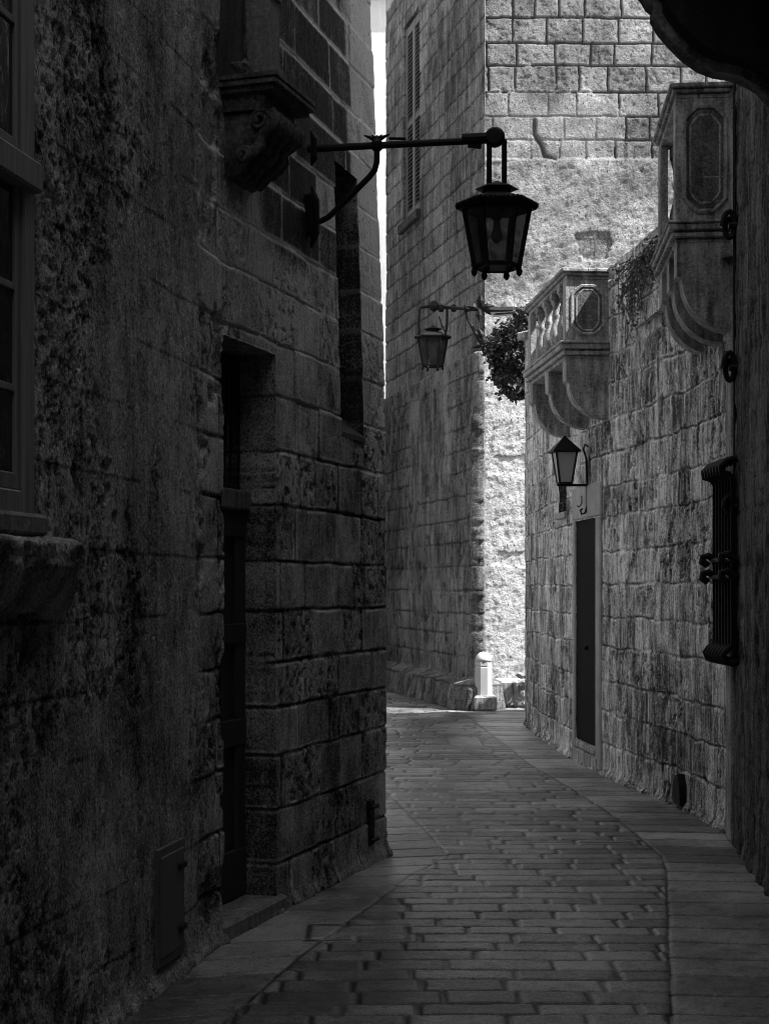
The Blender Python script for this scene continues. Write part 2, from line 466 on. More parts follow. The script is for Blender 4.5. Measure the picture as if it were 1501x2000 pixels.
# ================================================================== LEFT HOUSE
LD = Path([(-2.122, -1.0), (-.690, 6.534), (.0116, 8.67), (-.9, 9.35)], 1)   # side 1: normal to the right of travel
sA = LD.c[1]; sB = LD.c[2]
house = empty('stone_house', (-1.2, 6.5, 0), 'dark weathered stone house with deep set door along the left side of the lane', 'house')
s_dl, s_dr = sA + .02, LD.at_u(540)
s_sl0, s_sl1 = LD.at_u(666), LD.at_u(712)
s_w1 = LD.at_u(62)
s_w0 = s_w1 - 1.15
def left_fn(S, Z):
    onA = 1 - sst(sA - .42, sA - .18, S + .15 * (fbm(S * 4, Z * 3, 3, 8) - .5))
    dz, ds, r1, r2, r3 = masonry(S, Z, 12, ch=.243, bl=(.26, .55), warp=.006)
    low = 1 - sst(2.2, 3.2, Z)
    er = np.clip(sst(.35, .8, r2) * (.3 + .7 * low), 0, 1)
    p1 = fbm(S * 34, Z * 24, 5, 31, .62); p2 = fbm(S * 34, Z * 4.5, 4, 37); p3 = fbm(S * 3.2, Z * 1.9, 5, 43, .62); p5 = fbm(S * 60, Z * 45, 3, 61)
    pits = sst(.50, .66, p1)
    h = .010 * (r1 - .5) * (1 - onA)
    h = h - (1 - onA) * (.004 + .006 * low * sst(.3, .6, fbm(S * 4, Z * 4, 3, 121))) * np.exp(-(dz / (.005 + .006 * low * r3)) ** 4) - (1 - onA) * (.004 + .006 * low) * np.exp(-(ds / (.004 + .005 * low * r3)) ** 4)
    h = h - er * (1 - onA) * (.010 * pits + .007 * (p2 - .5) + .012 * (fbm(S * 9, Z * 6, 3, 51) - .5))
    # flaking render on the near part: thin layers lost in vertical shreds
    fl = fbm(S * 9, Z * 4.6, 6, 47, .62)
    lay = sst(.46, .49, fl) * .5 + sst(.56, .58, fl) * .5
    h = h - onA * (.006 * lay + .007 * pits + .010 * (fbm(S * 5, Z * 3, 3, 52) - .5) + .003 * (p2 - .5))
    h = h - .004 * (p5 - .5)
    h = h + .035 * np.exp(-(Z / .05) ** 2) * (.2 + fbm(S * 9, Z * 9, 4, 71))
    sc = np.exp(-((S - (sA - .13)) / .15) ** 2) * sst(.50, .60, fbm(S * 8, Z * 5, 4, 91)) * (.4 + .6 * low + .5 * onA)
    h = h - .04 * np.clip(sc, 0, 1)
    tone = .46 + .15 * onA + .34 * (r3 - .5) * (1 - onA) + 1.0 * (p3 - .5) - .30 * pits * np.maximum(er, onA * .8) - .12 * lay * onA - .2 * sc
    tone = tone - .16 * onA * sst(.54, .64, fbm(S * 12, Z * 4.5, 6, 83, .65))
    sm = sst(.45, .58, fbm(S * 2.0, Z * 1.3, 4, 401)) * onA
    h = h + sm * (.006 * lay + .005 * pits)
    tone = tone + sm * (.22 * pits + .10 * lay) + onA * .32 * (fbm(S * 1.3 + 5, Z * .9, 4, 403, .6) - .5)
    tone = tone - .45 * onA * np.exp(-(dz / .006) ** 2) * sst(.50, .58, fbm(S * 2.5, Z * 2.5, 3, 405))
    ckx = np.abs(S - (LD.at_u(205) + .05 * (fbm(Z * 1.5, Z * 0 + 2, 4, 407, .6) - .5)))
    tone = tone - .25 * np.exp(-(ckx / .018) ** 2) * sst(1.9, 2.2, Z) * sst(.35, .55, fbm(S * 6, Z * 3, 3, 409))
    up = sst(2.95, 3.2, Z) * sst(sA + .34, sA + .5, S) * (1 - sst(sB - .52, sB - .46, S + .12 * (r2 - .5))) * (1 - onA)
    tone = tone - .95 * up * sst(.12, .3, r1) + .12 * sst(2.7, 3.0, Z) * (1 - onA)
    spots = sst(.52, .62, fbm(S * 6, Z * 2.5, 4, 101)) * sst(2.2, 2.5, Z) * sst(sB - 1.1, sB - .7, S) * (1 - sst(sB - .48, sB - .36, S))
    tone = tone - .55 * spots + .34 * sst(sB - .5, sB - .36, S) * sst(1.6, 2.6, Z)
    br_ = .25 + .75 * sst(.36, .56, fbm(S * 5, Z * 5, 3, 119))
    dm = (1 - onA) * low * br_ * (np.exp(-(dz / (.004 + .006 * r3)) ** 2) + .8 * np.exp(-(ds / .0045) ** 2))
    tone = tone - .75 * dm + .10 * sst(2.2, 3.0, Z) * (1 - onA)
    jw = 1.6 * np.exp(-(dz / .010) ** 2) * (1 - onA) * sst(1.9, 2.8, Z) * (.45 + .55 * sst(2.7, 3.2, Z)) * sst(.25, .45, fbm(S * 6, Z * 2, 3, 111)) + 1.1 * np.exp(-(ds / .0065) ** 2) * (1 - onA) * sst(2.8, 3.1, Z) * sst(.3, .5, fbm(S * 6, Z * 2, 3, 113))
    tone = tone + .45 * (1 - onA) * np.exp(-((np.minimum(dz, ds) - .014) / .006) ** 2) * sst(.42, .6, fbm(S * 8, Z * 5, 3, 131)) + .10 * (1 - onA) * sst(1.6, 2.4, Z)  # pale lines along block edges: caught light painted into the tone
    jw = jw + .9 * np.exp(-(dz / .010) ** 2) * sst(2.9, 3.1, Z) * (1 - onA)
    return h, np.clip(tone - .05 * onA, -.5, 1.2), np.clip(jw, 0, 1)
def left_shift(S, Z):
    w = sst(sA, sB, S)
    a = np.maximum(Z - 2.45, 0) * -.038 * w
    e = .007 * (fbm(S * 0 + 3, Z * 1.7, 3, 5) - .5) * 2 * w
    return a + e, np.zeros_like(a)
LH = 9.5
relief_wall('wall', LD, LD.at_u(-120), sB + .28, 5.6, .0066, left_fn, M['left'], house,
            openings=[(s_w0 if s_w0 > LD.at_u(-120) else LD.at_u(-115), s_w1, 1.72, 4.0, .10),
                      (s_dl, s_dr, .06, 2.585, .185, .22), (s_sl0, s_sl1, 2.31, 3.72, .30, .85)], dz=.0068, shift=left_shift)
# plain masonry further back, above the picture and behind the viewer
um = MB()
pA = LD.pt(0, 0); pN = LD.pt(LD.at_u(-120), 0); pC = LD.pt(sA, 0); pD = LD.pt(sB, 0); pE = LD.pt(LD.L, 0)
def quad(m, a, b, z0, z1): m.add([(a.x, a.y, z0), (b.x, b.y, z0), (b.x, b.y, z1), (a.x, a.y, z1)], [(0, 1, 2, 3)])
quad(um, pA, pN, -.1, LH)
for a, b in ((pN, pC), (pC, pD + Vector((-.12, 0, 0)))): quad(um, a, b, 5.58, LH)
eE = LD.pt(sB + .27, 0)
quad(um, eE, pE, -.1, LH); quad(um, pD + Vector((-.12, 0, 0)), pE, 5.58, LH)
B1 = Vector((-2.3, 13.5, 0)); B3 = Vector((-3.3, 28, 0)); B4 = Vector((-9, 28, 0)); B2 = Vector((-8, -1, 0))  # unseen extension of the house, added to cut sky light on the corner house
quad(um, pE, B1, -.1, LH); quad(um, B1, B3, -.1, LH); quad(um, B3, B4, -.1, LH); quad(um, B4, B2, -.1, LH); quad(um, B2, pA, -.1, LH)
um.add([(pA.x, pA.y, LH), (pC.x, pC.y, LH), (pD.x - .12, pD.y, LH), (pE.x, pE.y, LH), (B1.x, B1.y, LH), (B3.x, B3.y, LH), (B4.x, B4.y, LH), (B2.x, B2.y, LH)], [(0, 1, 2, 3, 4, 5, 6, 7)])
um.build('upper_wall', M['left_plain'], house)

def local(path, q):
    t, n = path.frame(q); o = path.pt(q, 0)
    rot = Matrix((t, n, Vector((0, 0, 1)))).transposed()
    return o, t, n, rot
def wbox(m, path, q0, q1, n0, n1, z0, z1, bev=.004):
    o, t, n, rot = local(path, (q0 + q1) / 2)
    return m.box(o + n * ((n0 + n1) / 2) + Vector((0, 0, (z0 + z1) / 2)), q1 - q0, abs(n1 - n0), z1 - z0, rot, bev)

# window at the left edge
wn = MB()
wbox(wn, LD, s_w1 - .082, s_w1 - .002, -.05, .012, 1.72, 4.0, .006)
wbox(wn, LD, s_w1 - .9, s_w1 - .082, -.05, .008, 1.72, 1.79, .006)
wbox(wn, LD, s_w1 - .9, s_w1 - .004, -.05, .040, 2.68, 2.77, .008)
win = wn.build('window', M['frame'], house)
sash = MB()
for z0, z1 in ((1.79, 2.68), (2.77, 3.95)):
    wbox(sash, LD, s_w1 - .115, s_w1 - .082, -.03, .002, z0, z1, .004)
    wbox(sash, LD, s_w1 - .9, s_w1 - .115, -.03, .000, z0, z0 + .05, .004)
    for zz in np.linspace(z0, z1, 4)[1:-1]: wbox(sash, LD, s_w1 - .9, s_w1 - .115, -.02, -.001, zz - .011, zz + .011, .002)
sash.build('sash', M['frame'], win)
pn = MB(); wbox(pn, LD, s_w1 - .92, s_w1 - .115, -.016, -.010, 1.79, 3.95, 0); pn.build('pane', M['pane'], win)
bs = MB(); wbox(bs, LD, s_w1 - 1.0, s_w1 + .0, -.16, -.10, 1.70, 4.02, 0); bs.build('backing', M['dark'], win)
sl = MB(); wbox(sl, LD, s_w1 - .9, s_w1 + .015, -.05, .05, 1.655, 1.722, .012); sl.build('sill', M['left_plain'], win)
# rough projecting stone under the window
def rough_block(name, path, q0, q1, out, z0, z1, seed, mat, parent):
    n = 26; s = np.linspace(q0, q1, n * 2); z = np.linspace(z0, z1, n)
    S, Z = np.meshgrid(s, z, indexing='ij')
    a = (S - q0) / (q1 - q0); b = (Z - z0) / (z1 - z0)
    env = np.minimum(1, np.minimum(np.minimum(a, 1 - a) * 9, np.minimum(b * 1.6, (1 - b) * 9)))
    h = -.03 + (out + .03) * np.sqrt(np.clip(env, 0, 1)) * (.75 + .5 * fbm(S * 14, Z * 14, 4, seed))
    p = path.pos(s); nn = path.nrm(s)
    X = p[:, 0][:, None] + nn[:, 0][:, None] * h; Y = p[:, 1][:, None] + nn[:, 1][:, None] * h
    idx = np.arange(S.size).reshape(S.shape)
    q = np.stack([idx[:-1, :-1], idx[1:, :-1], idx[1:, 1:], idx[:-1, 1:]], -1).reshape(-1, 4)
    t = .5 + (fbm(S * 9, Z * 5, 4, seed + 4) - .5)
    return np_mesh(name, np.stack([X, Y, Z], -1).reshape(-1, 3), q, {'tone': t.ravel(), 'joint': t.ravel() * 0}, mat, parent)
rough_block('sill_stone', LD, s_w1 - .85, LD.at_u(138), .085, 1.42, 1.665, 5, M['left'], house)

# front door deep in its reveal
dm = MB()
wbox(dm, LD, s_dl - .05, s_dr + .05, -.245, -.18, .06, 1.86, .003)
door = dm.build('door', M['door'], house)
pm = MB()
for q0, q1 in ((s_dl + .0, s_dl + .09), (s_dl + .26, s_dl + .33), (s_dr - .10, s_dr)): wbox(pm, LD, q0, q1, -.18, -.157, .08, 1.86, .004)
for z0, z1 in ((.08, .30), (.78, .90), (1.25, 1.34), (1.74, 1.86)): wbox(pm, LD, s_dl, s_dr, -.18, -.151, z0, z1, .004)
pm.build('panel_frame', M['door'], door)
tm = MB(); wbox(tm, LD, s_dl - .03, s_dr + .02, -.205, -.13, 1.86, 1.955, .01); tm.build('transom', M['left_plain'], house)
fm = MB(); wbox(fm, LD, s_dl - .03, s_dr + .03, -.225, -.19, 1.95, 2.62, 0); fl = fm.build('fanlight', M['pane'], house)
fg = MB()
for k in range(4):
    q = s_dl + .06 + k * .13; fg.tube([LD.pt(q, 1.95, -.175), LD.pt(q + .05, 2.6, -.175)], .006, 6)
fg.build('fanlight_bars', M['iron'], fl)
st = MB(); wbox(st, LD, s_dl - .06, s_dr + .08, -.36, .025, -.03, .075, .015); st.build('doorstep', M['slab'] if False else M['left_plain'], house)
# dressed jamb stone standing a touch proud on the far side of the doorway
# dark backing inside the tall slit
sm = MB(); wbox(sm, LD, s_sl0 - .02, s_sl1 + .02, -.36, -.295, 2.2, 3.8, 0); sm.build('slit_backing', M['dark'], house)
ss = MB(); o_, t_, n_, rot_ = local(LD, (s_sl0 + s_sl1) / 2)
ss.prism([(-.29, 2.56), (-.29, 2.29), (.004, 2.29), (.004, 2.315)], LD.pt(s_sl0 + .001, 0), n_, (0, 0, 1), t_ * (s_sl1 - s_sl0 - .002)); ss.build('slit_sill', M['near_plain'], house)

# small painted hatch low in the wall
q0, q1 = LD.at_u(303), LD.at_u(354)
hb = MB(); wbox(hb, LD, q0, q1, -.03, .012, .085, .53, .003)
hatch = hb.build('hatch', M['hatch'], house)
hp = MB(); wbox(hp, LD, q0 + .022, q1 - .022, .0, .017, .12, .497, .003); hp.build('hatch_door', M['hatch'], hatch)
for zz in (.19, .43):
    hh = MB(); wbox(hh, LD, q1 - .09, q1 - .006, .01, .028, zz - .012, zz + .012, .004); hh.build('hinge', M['iron'], hatch)

# carved bracket and niche shaft above the door
oq = LD.at_u(418)
tB, nB = LD.frame((sA + sB) / 2 if False else sA + .8)
O = LD.pt(sA - .02, 0)
def nb(t, n, z): return O + tB * t + nB * n + Vector((0, 0, z))
nm = MB()
def nbox(m, l0, l1, p0, p1, z0, z1):
    m.add([nb(l0, p0, z0), nb(l1, p0, z0), nb(l1, p1, z0), nb(l0, p1, z0), nb(l0, p0, z1), nb(l1, p0, z1), nb(l1, p1, z1), nb(l0, p1, z1)],
          [(0, 1, 2, 3), (7, 6, 5, 4), (0, 4, 5, 1), (1, 5, 6, 2), (2, 6, 7, 3), (3, 7, 4, 0)])
for (z0, z1, p, l0, l1) in ((3.650, 3.668, .262, -.02, .44), (3.638, 3.650, .250, -.01, .43), (3.622, 3.638, .262, -.02, .44), (3.598, 3.622, .242, 0, .42), (3.53, 3.598, .19, .03, .38)):
    nbox(nm, l0, l1, -.05, p, z0, z1)
br = nm.build('carved_bracket', M['carved'], house)
cm = MB()
prof = [(-.03, 3.53), (.195, 3.53), (.212, 3.50), (.205, 3.465), (.175, 3.44), (.155, 3.415), (.15, 3.385), (.12, 3.355), (.085, 3.335), (.065, 3.30), (.03, 3.27), (-.03, 3.25)]
cm.prism(prof, nb(.05, 0, 0), nB, (0, 0, 1), tB * .29)
rn = random.Random(4)
for k, l in enumerate((.06, .14, .22, .30, .335)):      # ribs of the carved leaf following the curve
    pts = [nb(l + .010 * math.sin(i * 1.7 + k), x + .004, z) for i, (x, z) in enumerate(prof[1:-1])]
    cm.tube(pts, [.024, .034, .032, .022, .020, .028, .027, .022, .018, .012], 8)
for l in (.045, .345):
    for (x, z, r) in ((.165, 3.485, .046), (.09, 3.345, .034)):
        pts = []
        for i in range(22):
            a = i / 21 * math.pi * 3.4; rr = r * (1 - .75 * i / 21)
            pts.append(nb(l + (-.012 if l < .2 else .012) * (i / 21 + .4), x + rr * math.cos(a), z + rr * math.sin(a)))
        cm.tube(pts, .011, 6)
cm.build('corbel', M['carved'], br, True)
sh = MB()
nbox(sh, .06, .17, .06, .20, 3.665, 4.7); nbox(sh, .045, .185, .05, .215, 3.665, 3.72); nbox(sh, .05, .18, .05, .21, 4.02, 4.05)
sh.build('niche_shaft', M['left_plain'], br)
sh = MB(); nbox(sh, -.015, .02, -.05, .10, 3.665, 4.7)
sc = MB(); sc.blob(nb(.03, .08, 3.70), .05, .06, .045, None, 3, 7, .15); sc.blob(nb(.03, .07, 3.80), .035, .04, .06, None, 5, 7, .15); sc.blob(nb(.035, .07, 3.92), .028, .03, .08, None, 6, 7, .12); sc.build('scroll_ornament', M['carved'], br)
sh.build('niche_back', M['near_plain'], br)

# iron bar by the corner
qb = LD.at_u(722)
ib = MB(); wbox(ib, LD, qb - .05, qb + .03, -.03, .016, .10, .345, .003)
for zz in (.13, .31): ib.tube([LD.pt(qb - .06, zz, .028), LD.pt(qb + .05, zz, .028)], .012, 6)
tag(ib.build('iron_plate', M['iron']), 'narrow black iron plate fixed low on the corner of the left house', 'iron plate')

# ================================================================== LANTERNS
def lantern_parts(root, c, rt, rb, h, k, glassmat, ph=0.0, feet=True):
    """c = centre of the brim; body hangs below"""
    c = Vector(c)
    m = MB().lathe([(rt * 1.20, -.012), (rt * 1.24, 0), (rt * 1.10, .022 * h / .28), (rt * .62, .19 * h), (rt * .40, .24 * h)], c, k, (0, 0, 1), ph)
    for j in range(k):                 # little crenellated edge along the brim
        a0 = 2 * math.pi * j / k + ph; a1 = 2 * math.pi * (j + 1) / k + ph
        for i in range(9):
            f = (i + .5) / 9
            p = Vector((math.cos(a0), math.sin(a0), 0)) * (1 - f) + Vector((math.cos(a1), math.sin(a1), 0)) * f
            m.blob(c + p * rt * 1.235 + Vector((0, 0, .008)), .011 * h / .28, .011 * h / .28, .014 * h / .28, None, i, 4, .05)
    m.build('roof', M['iron'], root)
    MB().lathe([(rt * .42, .24 * h), (rt * .42, .29 * h), (rt * .66, .30 * h), (rt * .60, .33 * h), (rt * .25, .385 * h), (rt * .20, .40 * h), (rt * .12, .43 * h), (.004, .45 * h)], c, k, (0, 0, 1), ph).build('cap', M['iron'], root)
    fr = MB(); gl = MB()
    def cr(r, j): return Vector((math.cos(2 * math.pi * j / k + ph), math.sin(2 * math.pi * j / k + ph), 0)) * r
    for j in range(k):
        a = c + cr(rt, j) + Vector((0, 0, -.008)); b = c + cr(rb, j) + Vector((0, 0, -h))
        fr.tube([a, b], .011 * h / .28, 6)
        a2 = c + cr(rt, j + 1) + Vector((0, 0, -.008)); b2 = c + cr(rb, j + 1) + Vector((0, 0, -h))
        fr.tube([b, b2], .012 * h / .28, 6); fr.tube([a, a2], .010 * h / .28, 6)
        i_ = .992
        g = [c + (p - c) * 1 for p in (a, a2, b2, b)]
        g = [Vector((c.x + (p.x - c.x) * i_, c.y + (p.y - c.y) * i_, p.z)) for p in g]
        gl.add(g, [(0, 1, 2, 3)])
        if feet: fr.lathe([(.003, -.04 * h / .28), (.013, -.03 * h / .28), (.016, -.015 * h / .28), (.010, 0), (.012, .015)], b + Vector((0, 0, -.006)), 8)
    fr.lathe([(rb * .96, -.006), (rb * .96, .006)], c + Vector((0, 0, -h)), k, (0, 0, 1), ph)
    fr.build('frame', M['iron'], root); gl.build('glass', glassmat, root)
    return

# --- big hanging lantern in the foreground
qa = LD.at_u(604)
a0 = LD.pt(qa, 3.655, -.01); a1 = Vector((.528, 7.372, 3.655))
L1 = empty('hanging_lantern', (a1.x, a1.y, 3.1), 'large black iron lantern hanging from a long wall arm in the foreground', 'lantern')
dv = (a1 - a0).normalized(); pv = Vector((-dv.y, dv.x, 0)); UP = Vector((0, 0, 1))
def al(f): return a0 + (a1 - a0) * f
am = MB().tube([al(0), al(.14), al(.4), al(.8), al(1.0)], [.021, .018, .017, .017, .017], 10)
am.tube([al(.44) + UP * .032, al(.53) + UP * .026], .007, 6)
am.tube([al(.83) + UP * .012, al(.99) + UP * .012], .026, 8)
am.tube([al(.86) - UP * .02, al(.93) - UP * .03], .012, 6)
am.build('arm', M['iron'], L1)
MB().lathe([(.004, -.03), (.036, -.028), (.048, -.012), (.050, .0), (.048, .012), (.036, .028), (.004, .03)], al(1.0) + UP * .012, 14, pv).build('end_ring', M['iron'], L1)
fin = MB()
kf = al(.375)
fin.lathe([(.014, -.03), (.030, -.015), (.032, .012), (.018, .028), (.012, .04), (.004, .05)], kf, 10)
for a in (-.75, -.3, .3, .75): fin.tube([kf + UP * .02, kf + UP * .042 + dv * a * .05, kf + UP * .052 + dv * a * .085], [.011, .008, .003], 6)
fin.build('finial', M['iron'], L1)
qb2 = LD.at_u(607)
w0 = LD.pt(qb2, 3.325, -.005)
e_ = al(.375)
def az(f, z): p = al(f); return Vector((p.x, p.y, z))
bz = MB().tube([az(0, 3.305), az(.03, 3.298), az(.075, 3.300), az(.115, 3.318), az(.22, 3.405), az(.335, 3.505), az(.362, 3.535), az(.374, 3.575), az(.375, 3.64)], .0145, 10)
bz.build('brace', M['iron'], L1)
wp = MB()
wbox(wp, LD, qa - .03, qa + .03, -.02, .02, 3.23, 3.43, .006)
wp.tube([LD.pt(qa, 3.47, .012), LD.pt(qa, 3.40, .03), LD.pt(qa, 3.24, .03), LD.pt(qa, 3.17, .008)], [.006, .022, .022, .006], 8)
MB().tube([LD.pt(qa, 3.74, .01), LD.pt(qa, 3.70, .024), LD.pt(qa, 3.61, .024), LD.pt(qa, 3.57, .01)], [.006, .018, .018, .006], 8).build('wall_plate', M['iron'], L1)
wp.build('wall_plate', M['iron'], L1)
lc = Vector((a1.x + .010, a1.y, 1.5 + (1150 - 405) / F * 7.372))
lantern_parts(L1, lc, .158, .108, .285, 6, M['lampglass'], R(0))
for sx in (-.036, .036):
    MB().tube([Vector((a1.x + .010 + sx, a1.y, 3.655)), Vector((a1.x + .010 + sx, a1.y, lc.z + .06))], .0125, 8).build('hanger', M['iron'], L1)
blb = MB().lathe([(.012, 0), (.016, -.02), (.018, -.05), (.026, -.08), (.028, -.10), (.018, -.12), (.004, -.128)], lc + UP * -.045, 14)
blb.build('bulb', M['bulb'], L1, True)
MB().lathe([(.028, 0), (.028, -.05), (.02, -.06)], lc, 10).build('socket', M['iron'], L1)

# ================================================================== RIGHT HOUSE (low, with roof terrace)
RP = Path([(2.10, 8.7), (2.09, 9.6), (2.04, 10.4), (1.94, 11.1), (1.80, 12.1), (1.655, 13.7), (1.575, 15.2), (1.555, 17.05), (2.4, 17.36)], -1, False)
sEnd = RP.c[-2]
lowh = empty('terrace_house', (3, 13, 0), 'low pale limestone house with roof terrace curving along the right side', 'house')
def rtop(q):
    return np.interp(q, [0, RP.at_u(1290), RP.at_u(1190), RP.at_u(1060), sEnd], [4.12, 4.10, 4.05, 4.15, 4.36]) + .03 * (fbm(q * 6, q * 0, 3, 2) - .5)
qd0, qd1 = RP.at_u(1166), RP.at_u(1123)
qs0, qs1 = RP.at_u(1105), RP.at_u(1089)
def right_fn(S, Z):
    dz, ds, r1, r2, r3 = masonry(S, Z, 77, ch=.262, bl=(.2, .5), warp=.016)
    dj = np.minimum(dz, ds * 1.6)
    p1 = fbm(S * 26, Z * 18, 5, 131, .62); p2 = fbm(S * 22, Z * 3.2, 5, 137, .62); p3 = fbm(S * 2.2, Z * 1.5, 5, 143, .6)
    er = sst(.3, .9, r2)
    pits = sst(.52, .66, p1)
    h = .007 * (r1 - .5) - .009 * np.exp(-(dz / (.006 + .008 * r3)) ** 4) - .010 * np.exp(-(ds / (.005 + .005 * r1)) ** 4) - .018 * (p2 - .5) - (.004 + .014 * er) * pits
    ru = fbm(S * 16, Z * 16, 4, 171, .6)
    h = h + .02 * (p3 - .5) + .03 * np.exp(-(Z / .045) ** 2) * (.1 + 1.2 * sst(.3, .7, ru))
    tone = .46 + .36 * (r3 - .5) + .8 * (p3 - .5) + .9 * (p2 - .5) - .28 * pits * (.4 + .6 * er) - .15 * np.exp(-(Z / .05) ** 2) * sst(.35, .6, ru)
    low = 1 - sst(.3, 1.6, Z)
    tone = tone - .10 * low * sst(.1, .3, Z)
    scar = np.exp(-((S - RP.at_u(1290)) / .10) ** 2) * sst(.2, .3, Z) * (1 - sst(1.0, 1.2, Z)) * sst(.4, .6, fbm(S * 9, Z * 5, 3, 191))
    h = h - .03 * scar; tone = tone - .5 * scar
    tone = tone + .35 * np.exp(-((np.minimum(dz, ds) - .016) / .007) ** 2) * sst(.42, .6, fbm(S * 8, Z * 5, 3, 165))  # block edges painted lighter, as if catching light
    j = np.exp(-(dz / .007) ** 2) * sst(.40, .56, fbm(S * 2.5, Z * 3, 4, 161, .6)) * .9 + .7 * np.exp(-(ds / .005) ** 2) * sst(.44, .56, fbm(S * 3, Z * 3, 3, 163))
    return h, np.clip(tone, 0, 1), np.clip(j, 0, 1)
RB = [(2.4, 17.36), (7.5, 19.2), (9, 9.0), (2.10, 8.7)]
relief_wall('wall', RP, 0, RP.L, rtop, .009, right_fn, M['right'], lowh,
            openings=[(qd0, qd1, .19, 2.09, .03), (qs0, qs1, 2.20, 2.48, .2, .8)], dz=.009,  # slit reveal colour darkened to stand for shade
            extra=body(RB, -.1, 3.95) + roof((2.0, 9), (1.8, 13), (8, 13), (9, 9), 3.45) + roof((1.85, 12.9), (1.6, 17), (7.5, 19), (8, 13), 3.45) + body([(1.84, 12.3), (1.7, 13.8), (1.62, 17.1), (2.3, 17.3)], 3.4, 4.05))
# coping that thickens the terrace parapet
cp = MB()
for q in np.linspace(.45, sEnd - .15, 26):
    z = float(rtop(np.array([q]))[0]); wbox(cp, RP, q, q + .30, -.26, -.004, z - .10, z - .008 + random.uniform(-.01, .01), .015)
cp.build('parapet_coping', M['balcony'], lowh)
# door with dressed stone frame
dr = MB(); wbox(dr, RP, qd0 - .002, qd1 + .002, -.08, -.008, .18, 2.10, .002)
rd = dr.build('door', M['door_grey'], lowh)
rk = MB()
o_, t_, n_, rot_ = local(RP, (qd0 + qd1) / 2)
kx = (qd0 + qd1) / 2
rk.lathe([(.0, 0), (.018, .0), (.02, .02), (.012, .03), (0, .032)], RP.pt(kx, 1.0, -.008), 10, n_)
rk.build('knob', M['iron'], rd)
jf = MB()
fw = .17
wbox(jf, RP, qd0 - .15, qd0 - .001, -.05, .022, .02, 2.095, .01)
wbox(jf, RP, qd1 + .001, qd1 + .10, -.05, .012, .02, 2.095, .01)
wbox(jf, RP, qd0 - .15, qd1 + .10, -.05, .016, 2.098, 2.38, .012)
jf.build('door_surround', M['trim'], lowh)
thr = MB(); wbox(thr, RP, qd0 - .08, qd1 + .08, -.1, .03, -.02, .125, .02); wbox(thr, RP, qd0 - .01, qd1 + .01, -.1, .035, .13, .186, .01); thr.build('doorstep', M['balcony'], lowh)
hk = MB(); hc = RP.pt(kx, 2.24, .04)
hk.tube([hc + UP * .05, hc + UP * -.01, hc + UP * -.035 + n_ * .012, hc + UP * -.045 + n_ * .03, hc + UP * -.03 + n_ * .04], .005, 6)
hk.build('hook', M['iron'], lowh)
sb = MB(); wbox(sb, RP, qs0 - .03, qs1 + .03, -.24, -.195, 2.1, 2.6, 0); sb.build('slit_backing', M['dark'], lowh)
ssl = MB(); wbox(ssl, RP, qs0 - .03, qs1 + .03, -.12, .03, 2.14, 2.20, .008); ssl.build('slit_sill', M['trim'], lowh)
# drain hole at the foot of the wall
qh = RP.at_u(1332)
dh = MB(); 
dh.prism([(-.07, 0), (.07, 0), (.085, .12), (.05, .19), (-.02, .21), (-.06, .13)], RP.pt(qh, .03, -.02), RP.frame(qh)[0], (0, 0, 1), RP.frame(qh)[1] * .065)
dh.build('drain_opening', M['dark'], lowh)

